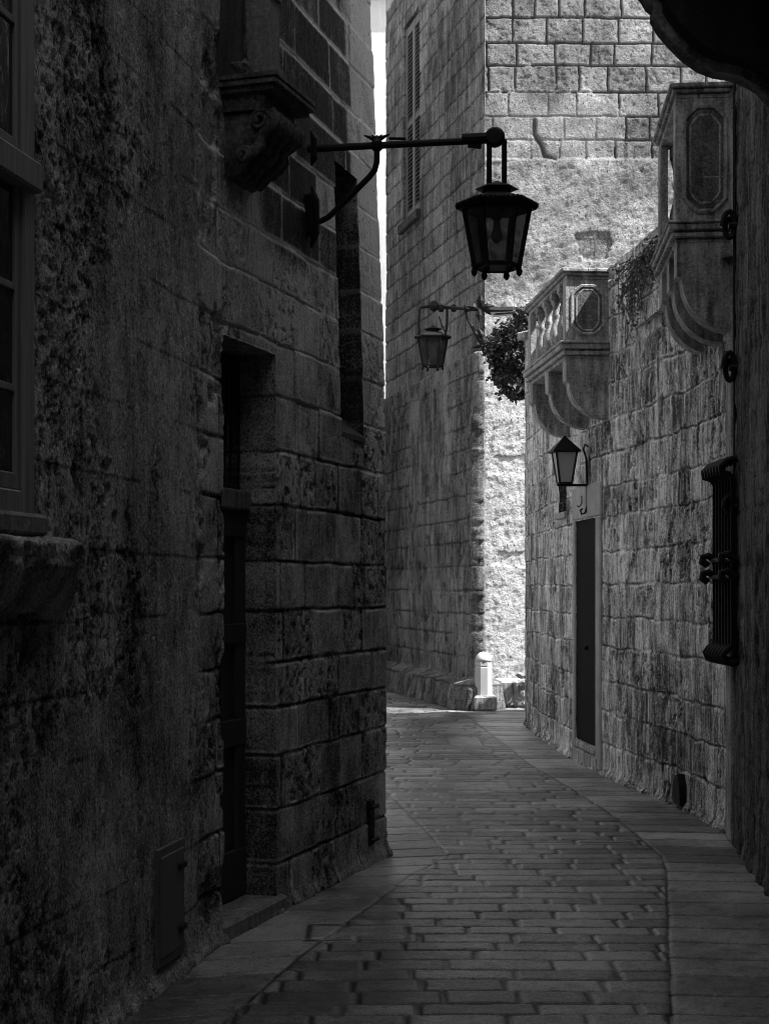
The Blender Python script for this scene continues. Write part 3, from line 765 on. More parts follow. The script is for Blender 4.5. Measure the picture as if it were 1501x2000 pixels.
def balcony(parent, name_label, A, B, p, z0, z1, zr, zc, matb, balusters, seed, corbels=3):
    """A, B wall points (near, far); p projection; slab z0..z1, rail top zr, corbel foot zc"""
    A = Vector((A[0], A[1], 0)); B = Vector((B[0], B[1], 0)); t = (B - A).normalized(); L = (B - A).length
    n = Vector((-t.y, t.x, 0))
    if n.x > 0: n = -n
    def w(a, b, z): return A + t * a + n * b + Vector((0, 0, z))
    def bx(m, a0, a1, b0, b1, c0, c1, bev=.006):
        rot = Matrix((t, n, UP)).transposed()
        m.box(w((a0 + a1) / 2, (b0 + b1) / 2, (c0 + c1) / 2), a1 - a0, b1 - b0, c1 - c0, rot, bev)
    th = z1 - z0
    # moulded floor slab, swept round three sides as stacked courses
    sl = MB()
    for (f0, f1, e) in ((0, .22, .0), (.22, .45, .03), (.45, .55, .018), (.55, .85, .045), (.85, 1, .055)):
        bx(sl, -e, L + e, -.12, p + e, z0 + th * f0, z0 + th * f1, .006)
    root = sl.build('balcony', matb, parent)
    root['label'] = name_label
    for k in range(corbels):
        a = (L - .16) * k / (corbels - 1)
        prof = [(-.12, z0), (p - .005, z0), (p - .005, z0 - (z0 - zc) * .36), (p - .035, z0 - (z0 - zc) * .40)]
        n_s = 12
        zt = z0 - (z0 - zc) * .40; rx = p - .035; rz = zt - zc
        for i in range(1, n_s + 1):
            an = math.pi / 2 * i / n_s
            prof.append((rx * math.cos(an), zt - rz * math.sin(an)))
        prof.append((-.12, zc))
        cm = MB().prism(prof, w(a, 0, 0), n, UP, t * .16)
        cm.build('corbel', matb, root)
        # proud rib along the curved edge
    # near and far carved side panels
    zr0 = zr - .085
    for ai, a in enumerate((0.0,)):
        pm = MB(); bx(pm, a, a + .09, -.1, p, z1, zr0, .004)
        sp = pm.build('side_panel', matb, root)
        mm = MB(); aa = a - .012
        cy0, cy1, cz0, cz1, ch = .045, p - .05, z1 + .06, zr0 - .05, .075
        octo = [(cy0 + ch, cz0), (cy1 - ch, cz0), (cy1 - ch * .4, cz0 + ch * .5), (cy1, cz0 + ch), (cy1, cz1 - ch), (cy1 - ch * .4, cz1 - ch * .5), (cy1 - ch, cz1), (cy0 + ch, cz1), (cy0 + ch * .4, cz1 - ch * .5), (cy0, cz1 - ch), (cy0, cz0 + ch), (cy0 + ch * .4, cz0 + ch * .5)]
        pts = [w(aa + .012, y, z) for y, z in octo]; pts.append(pts[0]); pts.append(pts[1])
        mm.tube(pts, .016, 6)
        pts = [w(aa + .012, .5 * (cy0 + cy1) + (y - .5 * (cy0 + cy1)) * .72, .5 * (cz0 + cz1) + (z - .5 * (cz0 + cz1)) * .84) for y, z in octo]
        pts.append(pts[0]); pts.append(pts[1]); mm.tube(pts, .009, 6)
        for zz in (z1 + (zr0 - z1) * .36, z1 + (zr0 - z1) * .68): bx(mm, a - .004, a + .01, .0, p - .004, zz - .004, zz + .004, 0)
        mm.build('panel_moulding', matb, sp)
        MB().prism(octo, w(a - .004, 0, 0), n, UP, t * .02).build('panel_inlay', M['carved'], sp)
    # corner posts, balusters, lower plinth, rail
    for a in (0.0, L - .10):
        q = MB(); bx(q, a - .004, a + .10, p - (.10 if a == 0 else .05), p + .006, z1, zr0, .006); q.build('post', matb, root)
    spots = [(.10 + (L - .2) * f, p - .05) for f in balusters] + [(L - .06, p - .115)]
    for a, bn in spots:
        h = zr0 - z1
        q = MB()
        rot = Matrix((t, n, UP)).transposed()
        bx(q, a - .05, a + .05, bn - .05, bn + .05, z1, z1 + h * .10, .004); bx(q, a - .048, a + .048, bn - .048, bn + .048, zr0 - h * .10, zr0, .004)
        q.lathe([(.03, h * .10), (.045, h * .16), (.055, h * .28), (.05, h * .40), (.028, h * .52), (.022, h * .60), (.035, h * .64), (.024, h * .68), (.032, h * .80), (.05, h * .9)], w(a, bn, z1), 14)
        q.build('baluster', matb, root, True)
    q = MB()
    for (c0, c1, e) in ((zr - .085, zr - .055, .0), (zr - .055, zr - .03, .022), (zr - .03, zr, .04)):
        bx(q, -e, L + e, p - .13 - e, p + e, c0, c1, .006)
        bx(q, -e, .12 + e, -.1, p - .13 - e - .001, c0, c1, .006)
        bx(q, L - .12 - e, L + e, -.1, p - .13 - e - .001, c0, c1, .006)
    q.build('rail', matb, root)
    return root
m0 = RP.pt(RP.at_u(1187), 0); m1 = RP.pt(RP.at_u(1187) + 1.65, 0)
balcony(lowh, 'smaller balcony further up the lane, above the wall lamp', m0, m1, .345, 3.33, 3.47, 4.05, 2.86, M['balcony'], (.16, .38, .60, .82), 1)
balcony(lowh, 'nearer balcony with heavy carved side panel and three quarter round corbels', (2.06, 9.08), (2.15, 10.15), .335, 3.55, 3.675, 4.49, 3.03, M['balcony'], (), 2)

# projecting iron window grille seen almost edge on
qg = RP.at_u(1448); tg, ng = RP.frame(qg)
g0 = RP.pt(qg, 0)
_zs = lambda z: 1.655 + (z - 1.655) * .93
gr = empty('window_grille', (g0.x, g0.y, 1.03), 'black projecting iron window grille with scrolled ends near the right edge', 'window grille')
for k in range(7):
    b = g0 + tg * (-.16 + k * .075)
    pr = [(0, 2.20), (.03, 2.27), (.08, 2.30), (.13, 2.285), (.165, 2.245), (.16, 2.21), (.12, 2.20), (.10, 2.16), (.10, 1.9), (.10, 1.5), (.10, 1.14), (.13, 1.11), (.155, 1.075), (.14, 1.04), (.10, 1.025), (.05, 1.04), (0, 1.06)]
    MB().tube([b + ng * x + UP * _zs(z) for x, z in pr], [.019 if (z > 2.17 or z < 1.12) else .011 for x, z in pr], 8).build('bar', M['iron'], gr, True)
for zz in (1.57, 1.67):
    gs = MB()
    for k in (-.18, .31):
        b = g0 + tg * k
        gs.tube([b + ng * x + UP * (zz + y) for x, y in ((0, 0), (.09, 0), (.13, .03), (.165, .02), (.17, -.01), (.15, -.025), (.135, -.005))], .022, 8)
    gs.tube([g0 + tg * -.18 + ng * .11 + UP * zz, g0 + tg * .31 + ng * .11 + UP * zz], .013, 6)
    gs.build('scroll_band', M['iron'], gr)
for zz in (2.15, 1.16): MB().tube([g0 + tg * -.18 + ng * .10 + UP * zz, g0 + tg * .31 + ng * .10 + UP * zz], .013, 6).build('cross_bar', M['iron'], gr)
bw = MB(); wbox(bw, RP, qg - .15, qg + .28, -.03, .088, 1.15, 2.14, .004); bw.build('shutter_board', M['iron'], gr)

# wall lamp above the grey door
ql = RP.at_u(1148); tl, nl = RP.frame(ql)
wl0 = RP.pt(ql, 0)
WL = empty('wall_lamp', (wl0.x, wl0.y, 2.37), 'small wall lamp with frosted pane and pyramid roof above the grey door', 'wall lamp')
lb = RP.pt(ql, 2.39, .205)
lr = MB(); Rt, Rb, Hh = .125, .072, .255
cth = lb + UP * (.008 + Hh)
lr.lathe([(Rt * 1.34, -.004), (Rt * 1.34, .006), (Rt * .25, .115), (Rt * .16, .125), (.004, .14)], cth, 4, (0, 0, 1), R(45) + math.atan2(nl.y, nl.x)); lr.build('roof', M['iron'], WL)
lf = MB(); lg = MB()
cs = [(math.cos(R(45 + 90 * j) + math.atan2(nl.y, nl.x)), math.sin(R(45 + 90 * j) + math.atan2(nl.y, nl.x))) for j in range(4)]
for j in range(4):
    x, y = cs[j]; x2, y2 = cs[(j + 1) % 4]
    a = cth + Vector((x, y, 0)) * Rt; b = lb + Vector((x, y, 0)) * Rb; a2 = cth + Vector((x2, y2, 0)) * Rt; b2 = lb + Vector((x2, y2, 0)) * Rb
    lf.tube([a, b], .009, 6); lf.tube([b, b2], .009, 6); lf.tube([a, a2], .008, 6)
    lg.add([Vector((lb.x + (p.x - lb.x) * .985, lb.y + (p.y - lb.y) * .985, p.z)) for p in (a, a2, b2, b)], [(0, 1, 2, 3)])
lf.build('frame', M['iron'], WL); lg.build('frosted_pane', M['frost'], WL)
lar = MB().tube([RP.pt(ql, 2.375, -.01), RP.pt(ql, 2.375, .27)], .011, 8)
lar.tube([RP.pt(ql, 2.70, .005), RP.pt(ql, 2.72, .03), RP.pt(ql, 2.68, .045), RP.pt(ql, 2.60, .02), RP.pt(ql, 2.37, .012), RP.pt(ql, 2.20, .012), RP.pt(ql, 2.14, .03), RP.pt(ql, 2.13, .06), RP.pt(ql, 2.165, .07), RP.pt(ql, 2.175, .05)], .009, 6)
lar.build('bracket', M['iron'], WL)

# ================================================================== NEAR RIGHT HOUSE (dark, tall)
ND = Path([(1.056, 0.0), (2.046, 9.0), (2.6, 9.06)], -1)
near = empty('tall_house', (2.4, 5, 0), 'tall dark stone house edge rising at the right margin of the view', 'house')
def near_fn(S, Z):
    dz, ds, r1, r2, r3 = masonry(S, Z, 177, ch=.27, bl=(.35, .7), warp=.01)
    p1 = fbm(S * 14, Z * 8, 4, 231); p2 = fbm(S * 12, Z * .9, 4, 237)
    h = -.014 * np.exp(-(np.minimum(dz, ds) / .012) ** 2) * .5 - .05 * (p2 - .5) - .012 * sst(.5, .7, p1) + .02 * np.exp(-(Z / .05) ** 2) * (.35 + fbm(S * 18, Z * 18, 3, 271))
    tone = .5 + .9 * (p2 - .5) - .2 * sst(.5, .7, p1)
    return h, np.clip(tone, 0, 1), np.clip(.4 * np.exp(-(dz / .01) ** 2), 0, 1)
NH = 9.8
sN = ND.c[1]
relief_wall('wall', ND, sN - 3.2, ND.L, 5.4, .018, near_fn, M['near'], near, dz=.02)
nu = MB()
n0 = ND.pt(0, 0); n1 = ND.pt(sN - 3.19, 0); n2 = ND.pt(sN, 0); n3 = Vector((9, 9.0, 0)); n4 = Vector((9, -6, 0)); n5 = Vector((.9, -6, 0)); nb_ = Vector((1.056, -.02, 0))
quad(nu, n5, n0, -.1, NH); quad(nu, n0, n1, -.1, NH); quad(nu, n1, n2, 5.38, NH); quad(nu, n2, n3, 5.38, NH); quad(nu, Vector((2.6, 9.06, 0)), n3, -.1, 5.4); quad(nu, n3, n4, -.1, NH); quad(nu, n4, n5, -.1, NH)
nu.add([(p.x, p.y, NH) for p in (n0, n2, n3, n4, n5)], [(0, 1, 2, 3, 4)])
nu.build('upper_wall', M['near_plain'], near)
MB().box((2.0, -8.0, 3.9), 16, 3.9, 8.0, None, .02).build('rear_sky_blocker', M['near_plain'], near)  # unseen block behind the viewer, added to darken the near lane
pl = MB().box((2.22, 9.13, 4.6), .36, .15, 9.2, None, .012); pl.build('pale_quoin', M['balcony'], near)
# overhanging curved bracket of the balcony close overhead
po = [(1232, -8), (1248, 4), (1258, 22), (1268, 30), (1267, 45), (1280, 68), (1300, 92), (1330, 122), (1360, 143), (1390, 154), (1417, 158), (1445, 167), (1473, 183), (1501, 214), (1530, 255), (1560, 300)]
D2 = 5.04
pw = [at(u, v, D2) for u, v in po]
prof = [(p.x, p.z) for p in pw] + [(1.72, pw[-1].z - .02), (1.72, 3.72), (.80, 3.72)]
ob = MB().prism(prof, (0, D2, 0), (1, 0, 0), UP, (0, -.07, 0))
ovh = ob.build('overhead_bracket', M['balcony'], near)  # paler stone lip stands in for bounce light on the underside
pin = []
for k_, (px_, pz_) in enumerate(prof):
    if k_ < len(pw):
        a_ = pw[max(k_ - 1, 0)]; b_ = pw[min(k_ + 1, len(pw) - 1)]
        d_ = Vector((b_.x - a_.x, 0, b_.z - a_.z)).normalized(); nn_ = Vector((-d_.z, 0, d_.x))
        if nn_.z < 0 and abs(nn_.z) > .2: nn_ = -nn_
        pin.append((px_ + abs(nn_.x) * .03, pz_ + abs(nn_.z) * .03))
    else: pin.append((px_, pz_))
MB().prism(pin, (0, D2 - .0702, 0), (1, 0, 0), UP, (0, -.08, 0)).build('bracket_face', M['near_plain'], ovh)  # unlit near face: its shade is put into a darker stone
ob3 = MB().prism(prof, (0, D2 - 1.6, 0), (1, 0, 0), UP, (0, -.14, 0)); ob3.build('overhead_bracket', M['near_plain'], near)
os_ = MB().box((1.25, 4.2, 3.80), 1.05, 2.2, .14, None, .01); os_.build('overhead_slab', M['near_plain'], near)
ob3 = MB().prism(prof, (0, D2 - 1.6, 0), (1, 0, 0), UP, (0, -.14, 0)); ob3.build('overhead_bracket', M['near_plain'], near)
# drain / cable down the corner
cb = MB().tube([(2.035, 8.93, 4.9), (2.03, 8.92, 3.2), (2.032, 8.92, 2.3), (2.03, 8.92, 1.9)], .011, 8)
tag(cb.build('cable', M['iron']), 'black cable running down the near edge of the tall house at right', 'cable')
def scroll(name, c, r, label, s=1.0):
    t, n = ND.frame(sN - .1)
    m = MB(); pts = []
    for i in range(26):
        a = i / 25 * math.pi * 3.1; rr = r * (1 - .6 * i / 25)
        pts.append(c + n * (rr * math.cos(a) * .55 + .03) + UP * rr * math.sin(a) * s + t * (.05 * i / 25))
    m.tube(pts, .017, 7)
    m.tube([c - n * .05, c + n * .03], .02, 7)
    return tag(m.build(name, M['iron']), label, 'iron scroll', 'iron scrolls on the tall house corner')
for (u, v, r, s, lab) in ((1424, 440, .075, 1.2, 'topmost black iron scroll, beside the nearer balcony'), (1431, 718, .065, 1.5, 'middle black iron scroll, between the nearer balcony and the window grille'), (1440, 990, .055, 1.2, 'lowest black iron scroll, beside the window grille')):
    c = at(u, v, 8.86); c.x = 2.02 
    scroll('iron_scroll', c, r, lab, s)

# ================================================================== CENTRE HOUSE
CPf = Path([(1.37, 21.5), (1.245, 19.1), (.020, 24.3), (.5, 25.2)], -1)
centre = empty('corner_house', (1.0, 21, 0), 'tall stone corner house with louvred shutter in the middle of the view', 'house')
c1, c2 = CPf.c[1], CPf.c[2]
LEDGE = 4.46
def centre_fn(S, Z):
    dz, ds, r1, r2, r3 = masonry(S, Z, 277, ch=.30, bl=(.35, .8), warp=.014)
    dj = np.minimum(dz, ds * 1.5)
    low = 1 - sst(LEDGE - .02, LEDGE + .03, Z)
    p1 = fbm(S * 9, Z * 6, 5, 331, .6); p2 = fbm(S * 9, Z * 1.5, 4, 337); p3 = fbm(S * 1.4, Z * .8, 4, 343)
    vis = sst(.35, .6, fbm(S * 1.3, Z * 1.3, 3, 361)) * .8 + .2
    h = .010 * (r1 - .5) - .016 * np.exp(-(dj / .012) ** 4) * np.where(low > .5, vis * .7, 1) - .03 * (p2 - .5) - .02 * sst(.52, .68, p1) * low
    side_ = sst(c1 - .02, c1 + .05, S)
    h = h + side_ * low * (.13 + .03 * (p3 - .5))
    quo = (1 - sst(.16, .19, np.abs(S - c1 - .10))) * (1 - sst(3.6, 3.7, Z))
    h = h + .035 * quo * side_
    # battered plinth along the foot
    pz = .37 + .05 * (fbm(S * 2, S * 0, 3, 3) - .5)
    h = h + .26 * (1 - sst(pz - .05, pz + .03, Z)) * (1 - .25 * Z / .37)
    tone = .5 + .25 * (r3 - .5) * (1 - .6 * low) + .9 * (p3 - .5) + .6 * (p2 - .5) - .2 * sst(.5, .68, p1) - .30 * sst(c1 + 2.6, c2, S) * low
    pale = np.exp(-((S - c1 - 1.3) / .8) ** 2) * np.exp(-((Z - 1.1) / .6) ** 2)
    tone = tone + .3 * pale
    j = .9 * np.exp(-(dz / .012) ** 2) * np.where(low > .5, vis, .9) + .5 * np.exp(-(ds / .010) ** 2) * vis
    return h, np.clip(tone, 0, 1), np.clip(j, 0, 1)
qw0, qw1 = CPf.at_u(818), CPf.at_u(786)
CH = 12.5
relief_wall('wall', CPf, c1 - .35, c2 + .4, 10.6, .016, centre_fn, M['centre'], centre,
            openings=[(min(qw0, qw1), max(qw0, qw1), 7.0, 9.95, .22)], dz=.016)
cu = MB()
f0 = CPf.pt(0, 0); f1 = CPf.pt(c1 - .34, 0); f2 = CPf.pt(c1, 0); f3 = CPf.pt(c2, 0); f4 = CPf.pt(CPf.L, 0); f5 = Vector((3.5, 25.2, 0)); f6 = Vector((3.5, 22.4, 0))
quad(cu, f0, f1, -.1, CH); quad(cu, f1, f2, 10.58, CH); quad(cu, f2, f3, 10.58, CH); quad(cu, f3, f4, 10.58, CH); quad(cu, CPf.pt(c2 + .38, 0), f4, -.1, 10.6)
quad(cu, f4, f5, -.1, CH); quad(cu, f5, f6, -.1, CH)
cu.add([(p.x, p.y, CH) for p in (f0, f2, f3, f4, f5, f6)], [(0, 1, 2, 3, 4, 5)])
cu.build('upper_wall', M['trim'], centre)
qa_, qb_ = min(qw0, qw1), max(qw0, qw1)
shm = MB()
mid = (qa_ + qb_) / 2
for a, b in ((qa_ + .005, qa_ + .10), (mid - .06, mid + .06), (qb_ - .10, qb_ - .005)): wbox(shm, CPf, a, b, -.10, -.04, 7.03, 9.93, .006)
for z0, z1 in ((7.03, 7.16), (8.42, 8.52), (9.80, 9.93)): wbox(shm, CPf, qa_ + .10, qb_ - .10, -.095, -.045, z0, z1, .006)
shu = shm.build('shutter', M['shutter'], centre)
slm = MB()
o_, t_, n_, rot_ = local(CPf, mid)
for a, b in ((qa_ + .10, mid - .06), (mid + .06, qb_ - .10)):
    oo = CPf.pt((a + b) / 2, 0)
    for z in np.arange(7.20, 9.80, .062):
        slm.box(oo + n_ * -.07 + UP * float(z), b - a, .075, .012, rot_ @ Matrix.Rotation(R(-42), 3, 'X'), 0)
slm.build('louvre', M['shutter'], shu)
bk = MB(); wbox(bk, CPf, qa_ - .02, qb_ + .02, -.23, -.19, 6.95, 10.0, 0); bk.build('backing', M['shutter_dark'], shu)
sil = MB(); wbox(sil, CPf, qa_ - .08, qb_ + .08, -.1, .07, 6.86, 6.99, .01); sil.build('sill', M['centre'], centre)

# ================================================================== BACK HOUSE (sunlit) and far house
BP = Path([(1.0, 22.0), (9.5, 22.0)], 1)
back = empty('sunlit_house', (4, 22.5, 0), 'tall sunlit house of bare blocks over rough plaster closing the lane', 'house')
def back_fn(S, Z):
    X = S + 1.0
    dz, ds, r1, r2, r3 = masonry(S, Z, 377, ch=.345, bl=(.32, .60), warp=.012)
    edge = 7.66 + .0 * S
    crk = 8.3 + .5 * (fbm(S * 1.1, S * 0, 3, 9) - .5) * 2
    pla = 1 - sst(7.63, 7.68, Z + .02 * (fbm(S * 5, Z, 2, 8) - .5))
    # second plaster patch reaching up on the left
    pn_ = .9 * (fbm(S * 2.2, Z * 2.2, 4, 12, .6) - .5)
    pat = sst(-.02, .06, 1.05 - np.hypot((X - 2.25) / 1.0, (Z - 8.0) / .75) + pn_ * 1.6) * sst(7.62, 7.7, Z) * .8
    holes = np.zeros_like(S)
    for (a, b, c, d) in ((2.72, 3.22, 6.22, 6.60), (1.50, 2.1, 3.12, 3.42), (1.6, 2.1, 1.82, 2.05)):
        e = np.minimum(np.minimum(X - a, b - X), np.minimum(Z - c, d - Z)) + .16 * (fbm(S * 7, Z * 7, 4, 15, .6) - .5)
        holes = np.maximum(holes, sst(-.005, .02, e))
    rimh = 0
    bare = np.clip((1 - pla) * (1 - pat * .8) + holes * .0, 0, 1)
    p1 = fbm(S * 16, Z * 16, 5, 431, .62); p3 = fbm(S * 1.5, Z * 1.5, 4, 443); p4 = fbm(S * 4 + Z * 5, Z * 9 - S * 9, 5, 447, .62)
    h = bare * (.007 * (r1 - .5) - .03 * np.exp(-(np.minimum(dz, ds) / .014) ** 4) - .008 * sst(.5, .66, p1) + .010 * (fbm(S * 5 + r1 * 40, Z * 5, 4, 451) - .5))
    h = h + (pla * .035 + pat * .012) + (pla + pat * .5) * (.042 * (p4 - .5) + .014 * (p1 - .5) + .03 * (fbm(S * 2, Z * 2, 2, 448) - .5))
    h = h - holes * .025
    ck = np.full(S.shape, 9.0)
    cpts = [at(u, v, 22.0) for u, v in ((1042, 235), (1041, 262), (1056, 285), (1061, 305), (1085, 312))]
    for a_, b_ in zip(cpts[:-1], cpts[1:]):
        vx, vz = b_.x - a_.x, b_.z - a_.z
        f_ = np.clip(((X - a_.x) * vx + (Z - a_.z) * vz) / (vx * vx + vz * vz), 0, 1)
        ck = np.minimum(ck, np.hypot(X - a_.x - f_ * vx, Z - a_.z - f_ * vz))
    ck = np.exp(-((ck + .03 * (fbm(S * 9, Z * 9, 2, 5) - .5)) / .03) ** 2)
    h = h - .03 * ck
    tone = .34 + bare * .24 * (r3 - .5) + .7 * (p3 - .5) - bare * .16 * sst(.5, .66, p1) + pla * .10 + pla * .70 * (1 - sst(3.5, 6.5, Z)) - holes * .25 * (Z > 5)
    j = np.maximum(bare, holes * (Z > 5) * .8) * np.exp(-(np.minimum(dz, ds) / .013) ** 2) * .95
    ring = np.exp(-((holes - .5) / .22) ** 2) * .8
    return h, np.clip(tone, 0, 1), np.clip(np.maximum(np.maximum(j, ring * (holes > .02)), ck * .9), 0, 1)
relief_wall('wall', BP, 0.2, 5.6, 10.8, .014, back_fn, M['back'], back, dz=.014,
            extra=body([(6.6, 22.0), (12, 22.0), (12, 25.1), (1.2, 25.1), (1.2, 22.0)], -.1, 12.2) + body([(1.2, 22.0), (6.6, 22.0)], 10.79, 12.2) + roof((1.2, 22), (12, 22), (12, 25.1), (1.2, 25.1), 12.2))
far = empty('pale_house', (-1.5, 31, 0), 'pale sunlit house seen as a thin bright strip between two walls', 'house')
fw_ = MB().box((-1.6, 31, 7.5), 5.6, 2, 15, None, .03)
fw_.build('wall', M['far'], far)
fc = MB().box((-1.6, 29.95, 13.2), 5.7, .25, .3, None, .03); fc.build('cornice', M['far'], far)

# ================================================================== STREET LAMP on the corner house
lp = at(938, 607, 19.45)
SL = empty('street_lamp', (lp.x, lp.y, lp.z - .5), 'far wrought iron street lamp on the corner of the middle house', 'street lamp')
def A2(u, v): return at(u, v, float(np.interp(u, [880, 925], [19.45, 18.85])))
sa = MB().tube([A2(975, 606), A2(950, 606), A2(905, 603), A2(870, 600), A2(845, 598), A2(822, 600)], .020, 8)
for u in (910, 885, 860): sa.blob(A2(u, 602), .045, .045, .05, None, 1, 5, .05)
sa.blob(A2(846, 598), .065, .065, .07, None, 1, 6, .05)
sa.build('arm', M['iron'], SL)
hg = MB().tube([A2(846, 598), A2(824, 599), A2(818, 604), A2(817, 630), A2(818, 655)], .015, 6)
hg.tube([A2(872, 602), A2(872, 630), A2(869, 655)], .015, 6); hg.tube([A2(846, 598), A2(872, 602)], .012, 6)
hg.tube([A2(856, 618), A2(862, 635), A2(868, 648)], .008, 6)
hg.build('hanger', M['iron'], SL)
lc2 = A2(844, 660)
lantern_parts(SL, lc2, .185, .125, .355, 6, M['lampglass'], R(0), True)
MB().lathe([(.012, 0), (.03, -.06), (.05, -.13), (.03, -.2), (.004, -.22)], lc2 + UP * -.05, 10).build('bulb', M['bulb'], SL, True)
bra = MB().tube([A2(908, 605), A2(911, 622), A2(919, 635), A2(930, 655), A2(938, 670), A2(948, 686)], [.014, .018, .02, .022, .03, .02], 8)
bra.build('brace', M['iron'], SL)
orn = MB()
def leafy(m, c, dirs, L, wd):
    for (dx, dz) in dirs:
        d = Vector((dx, -.15, dz)).normalized(); s = Vector((-d.z, 0, d.x))
        p0, p1, p2 = c, c + d * L * .5, c + d * L
        m.add([p0 - s * wd * .25, p1 - s * wd * .5, p2, p1 + s * wd * .5, p0 + s * wd * .25, p1 + Vector((0, -.03, 0))], [(0, 1, 5), (1, 2, 5), (2, 3, 5), (3, 4, 5), (4, 0, 5), (4, 3, 2, 1, 0)])
leafy(orn, A2(937, 602), [(0, 1), (-.1, -1), (.7, .1), (-.8, .1)], .18, .10)
leafy(orn, A2(945, 668), [(.9, .25), (1, -.1), (-.4, .9), (.5, -.7), (-.8, -.4), (0, -1)], .19, .09)
leafy(orn, A2(955, 658), [(.6, .3), (.2, -.8)], .16, .08)
orn.blob(A2(945, 668), .06, .06, .07, None, 2, 5, .1)
orn.build('leaf_ornament', M['iron'], SL)
fl_ = MB().tube([A2(945, 604), A2(955, 606), A2(975, 607), A2(1000, 606), A2(1015, 605)], [.03, .055, .05, .045, .03], 8)
flo = fl_.build('spotlight', M['iron'], SL)
fp = MB().add([A2(956, 612) + Vector((0, -.06, 0)), A2(1013, 609) + Vector((0, -.05, 0)), A2(1010, 614) + Vector((0, .05, 0)), A2(962, 618) + Vector((0, .06, 0))], [(0, 1, 2, 3)])
fp.build('spotlight_pane', M['frost'], flo)

# ================================================================== BOLLARD, STONES
bc = at(943, 1385, 18.95); bc.z = 0
BO = empty('bollard', (bc.x, bc.y, 0), 'short pale round topped stone bollard at the sunlit house corner', 'bollard')
bo_ = MB().lathe([(.112, .19), (.110, .53), (.104, .535), (.104, .55), (.110, .555), (.110, .60)], bc, 8, (0, 0, 1), R(22.5), True)
bo_.build('shaft', M['bollard'], BO)
MB().lathe([(.108, .6005), (.100, .645), (.080, .685), (.045, .715), (.004, .725)], bc, 16).build('domed_top', M['bollard'], BO, True)
MB().box(bc + Vector((.02, 0, .095)), .28, .28, .19, None, .025).build('base_block', M['balcony'], BO)
b2 = at(1000, 1380, 19.4); b2.z = 0
sbk = MB().box(b2 + Vector((0, .3, .17)), .42, .6, .34, None, .03)
tag(sbk.build('stone_block', M['balcony']), 'low squared stone block at the foot of the sunlit wall beside the bollard', 'stone block')
rbm = MB()
rn = random.Random(9)
c_ = at(1020, 1375, 19.3)
for i in range(9): rbm.blob(Vector((c_.x + rn.uniform(-.02, .10), c_.y + rn.uniform(-.1, .2), .05 + .045 * i)), rn.uniform(.04, .07), rn.uniform(.05, .08), rn.uniform(.03, .05), None, i, 6, .2)
tag(rbm.build('rubble_stone', M['left_plain']), 'small heap of broken rubble between the block and the right house', 'rubble')
cg = MB().box(at(914, 1362, 18.85) + Vector((0, .1, -.06)), .07, .18, .34, Matrix.Rotation(R(8), 3, 'Y'), .02)
tag(cg.build('corner_stone', M['centre']), 'thin upright guard stone at the foot of the corner house', 'guard stone')

# ================================================================== PLANTS
def leaves(m, pts, size, rn, flat=.0):
    for p in pts:
        d = Vector((rn.gauss(0, 1), rn.gauss(0, 1), rn.gauss(0, 1) - .6)).normalized()
        s = d.orthogonal().normalized(); s = (Matrix.Rotation(rn.uniform(0, 6.28), 3, d) @ s)
        L = size * rn.uniform(.6, 1.4); w = L * .33
        nn = d.cross(s) * L * .12
        m.add([p, p + d * L * .45 + s * w + nn, p + d * L, p + d * L * .45 - s * w + nn], [(0, 1, 2), (0, 2, 3)])
rn = random.Random(21)
bushc = at(1000, 700, 17.6)
BU = empty('creeper', (bushc.x, bushc.y, 3.4), 'dark leafy creeper hanging over the far end of the terrace wall', 'plant')
bm_ = MB(); tw = MB()
clumps = [(1010, 652, .17), (1024, 632, .13), (994, 680, .17), (975, 692, .13), (1008, 705, .22), (985, 718, .15), (1010, 735, .18), (998, 752, .12), (966, 690, .07), (972, 735, .09), (990, 745, .11), (1020, 690, .22), (985, 660, .10), (1030, 618, .10), (1004, 768, .08), (1016, 762, .10)]
for (u, v, r) in clumps:
    c = at(u, v, 17.55 + rn.uniform(-.12, .2))
    pts = []
    for i in range(int(8500 * r * r) + 40):
        q = Vector((rn.gauss(0, 1), rn.gauss(0, 1), rn.gauss(0, 1))).normalized() * r * rn.random() ** .45
        pts.append(c + q)
    leaves(bm_, pts, .058, rn)
    tw.tube([at(1030, 690, 17.6), at((u + 1030) / 2, (v + 660) / 2, 17.6), c], [.02, .012, .004], 5)
    for k in range(9):
        e = c + Vector((rn.uniform(-1, .35), rn.uniform(-.6, .6), rn.uniform(-.7, .8))) * r * rn.uniform(1.0, 1.6)
        md = (c + e) / 2 + Vector((0, 0, .05))
        tw.tube([c, md, e + Vector((0, 0, -.04))], [.006, .004, .002], 4); leaves(bm_, [md + (e - md) * rn.random() + Vector((rn.gauss(0, .02), rn.gauss(0, .02), rn.gauss(0, .02))) for f in range(14)], .055, rn)
bm_.build('foliage', M['leaf'], BU); tw.build('stem', M['twig'], BU)
dc = RP.pt(RP.at_u(1245), 3.95, .05)
DP = empty('dry_shrub', dc, 'dry twiggy shrub rooted on the wall top between the two balconies', 'plant')
fm_ = MB(); tm_ = MB()
q0 = RP.at_u(1285)
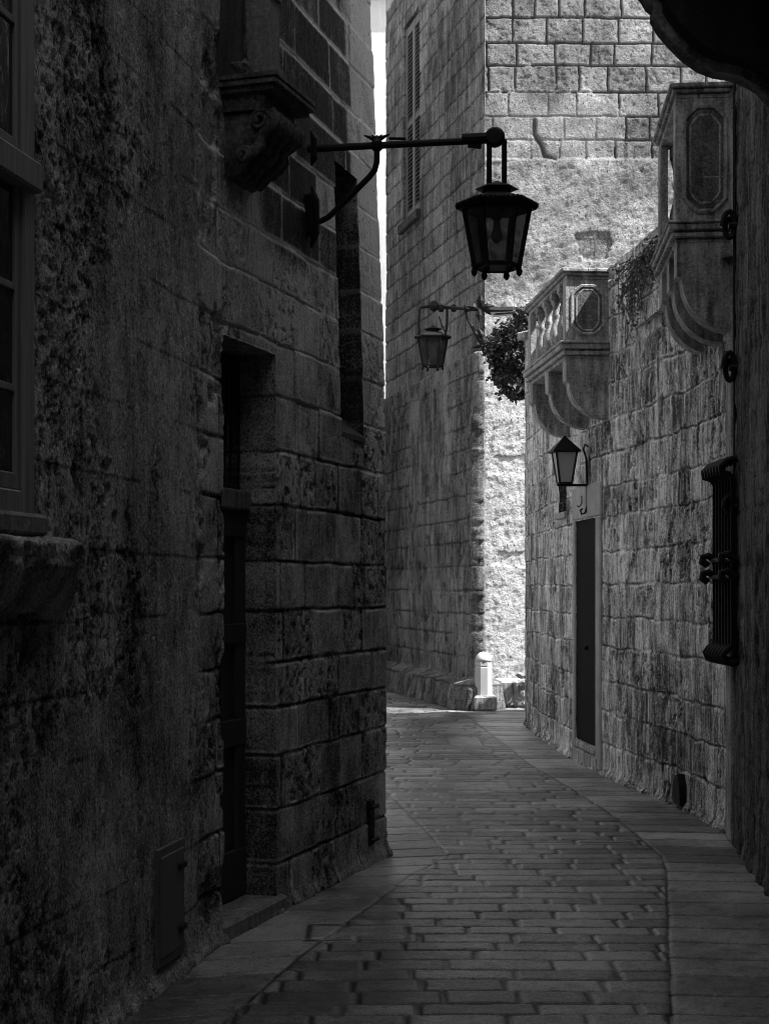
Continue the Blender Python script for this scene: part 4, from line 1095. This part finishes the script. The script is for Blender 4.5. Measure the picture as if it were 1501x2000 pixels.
for i in range(80):
    q = q0 + rn.uniform(-.1, .72); a = RP.pt(q, 3.98 + rn.uniform(-.12, .03), rn.uniform(-.03, .03))
    drop = rn.uniform(.1, .55) * max(.2, 1 - abs(q - q0 - .35) * 1.6)
    b = a + Vector((rn.uniform(-.12, .02), rn.uniform(-.1, .1), -drop * .5 + .02)); c = a + Vector((rn.uniform(-.16, .0), rn.uniform(-.16, .16), -drop))
    tm_.tube([a, b, c], [.005, .004, .002], 4)
    leaves(fm_, [a + (b - a) * rn.random() for _ in range(2)] + [b + (c - b) * rn.random() for _ in range(4)] + [c + Vector((rn.gauss(0, .03), rn.gauss(0, .03), rn.gauss(0, .03))) for _ in range(2)], .035, rn)
fm_.build('foliage', M['dryleaf'], DP); tm_.build('twigs', M['twig'], DP)

# ================================================================== LIGHT
sd = Vector((.55, -.195, .80)).normalized()
sun = bpy.data.lights.new('sun', 'SUN'); sun.energy = 4.3; sun.angle = R(.5)
so = bpy.data.objects.new('sun', sun); COL.objects.link(so)
so.rotation_euler = sd.to_track_quat('Z', 'Y').to_euler()
w = bpy.data.worlds.new('World'); scene.world = w; w.use_nodes = True
nt = w.node_tree; bg = nt.nodes['Background']
sky = nt.nodes.new('ShaderNodeTexSky'); sky.sky_type = 'NISHITA'; sky.sun_disc = False
sky.sun_elevation = math.asin(sd.z); sky.sun_rotation = math.atan2(sd.x, sd.y)
bw_ = nt.nodes.new('ShaderNodeRGBToBW'); nt.links.new(sky.outputs[0], bw_.inputs[0]); nt.links.new(bw_.outputs[0], bg.inputs['Color'])
bg.inputs['Strength'].default_value = .14

# ================================================================== CAMERA
cam = bpy.data.cameras.new('camera'); co = bpy.data.objects.new('camera', cam); COL.objects.link(co)
co.location = (0, 0, EYE); co.rotation_euler = (R(90), 0, 0)
cam.sensor_fit = 'VERTICAL'; cam.sensor_height = 36; cam.sensor_width = 27; cam.lens = 36 * F / 2000
cam.shift_y = 150 / 2000; cam.clip_start = .05; cam.clip_end = 600
scene.camera = co
scene.view_settings.view_transform = 'Standard'
try: scene.view_settings.look = 'None'
except Exception: pass
scene.view_settings.exposure = 1.52; scene.view_settings.gamma = 1.0
scene.cycles.max_bounces = 8; scene.cycles.diffuse_bounces = 6
scene.cycles.use_denoising = True
scene.cycles.pixel_filter_type = 'BLACKMAN_HARRIS'; scene.cycles.filter_width = .95
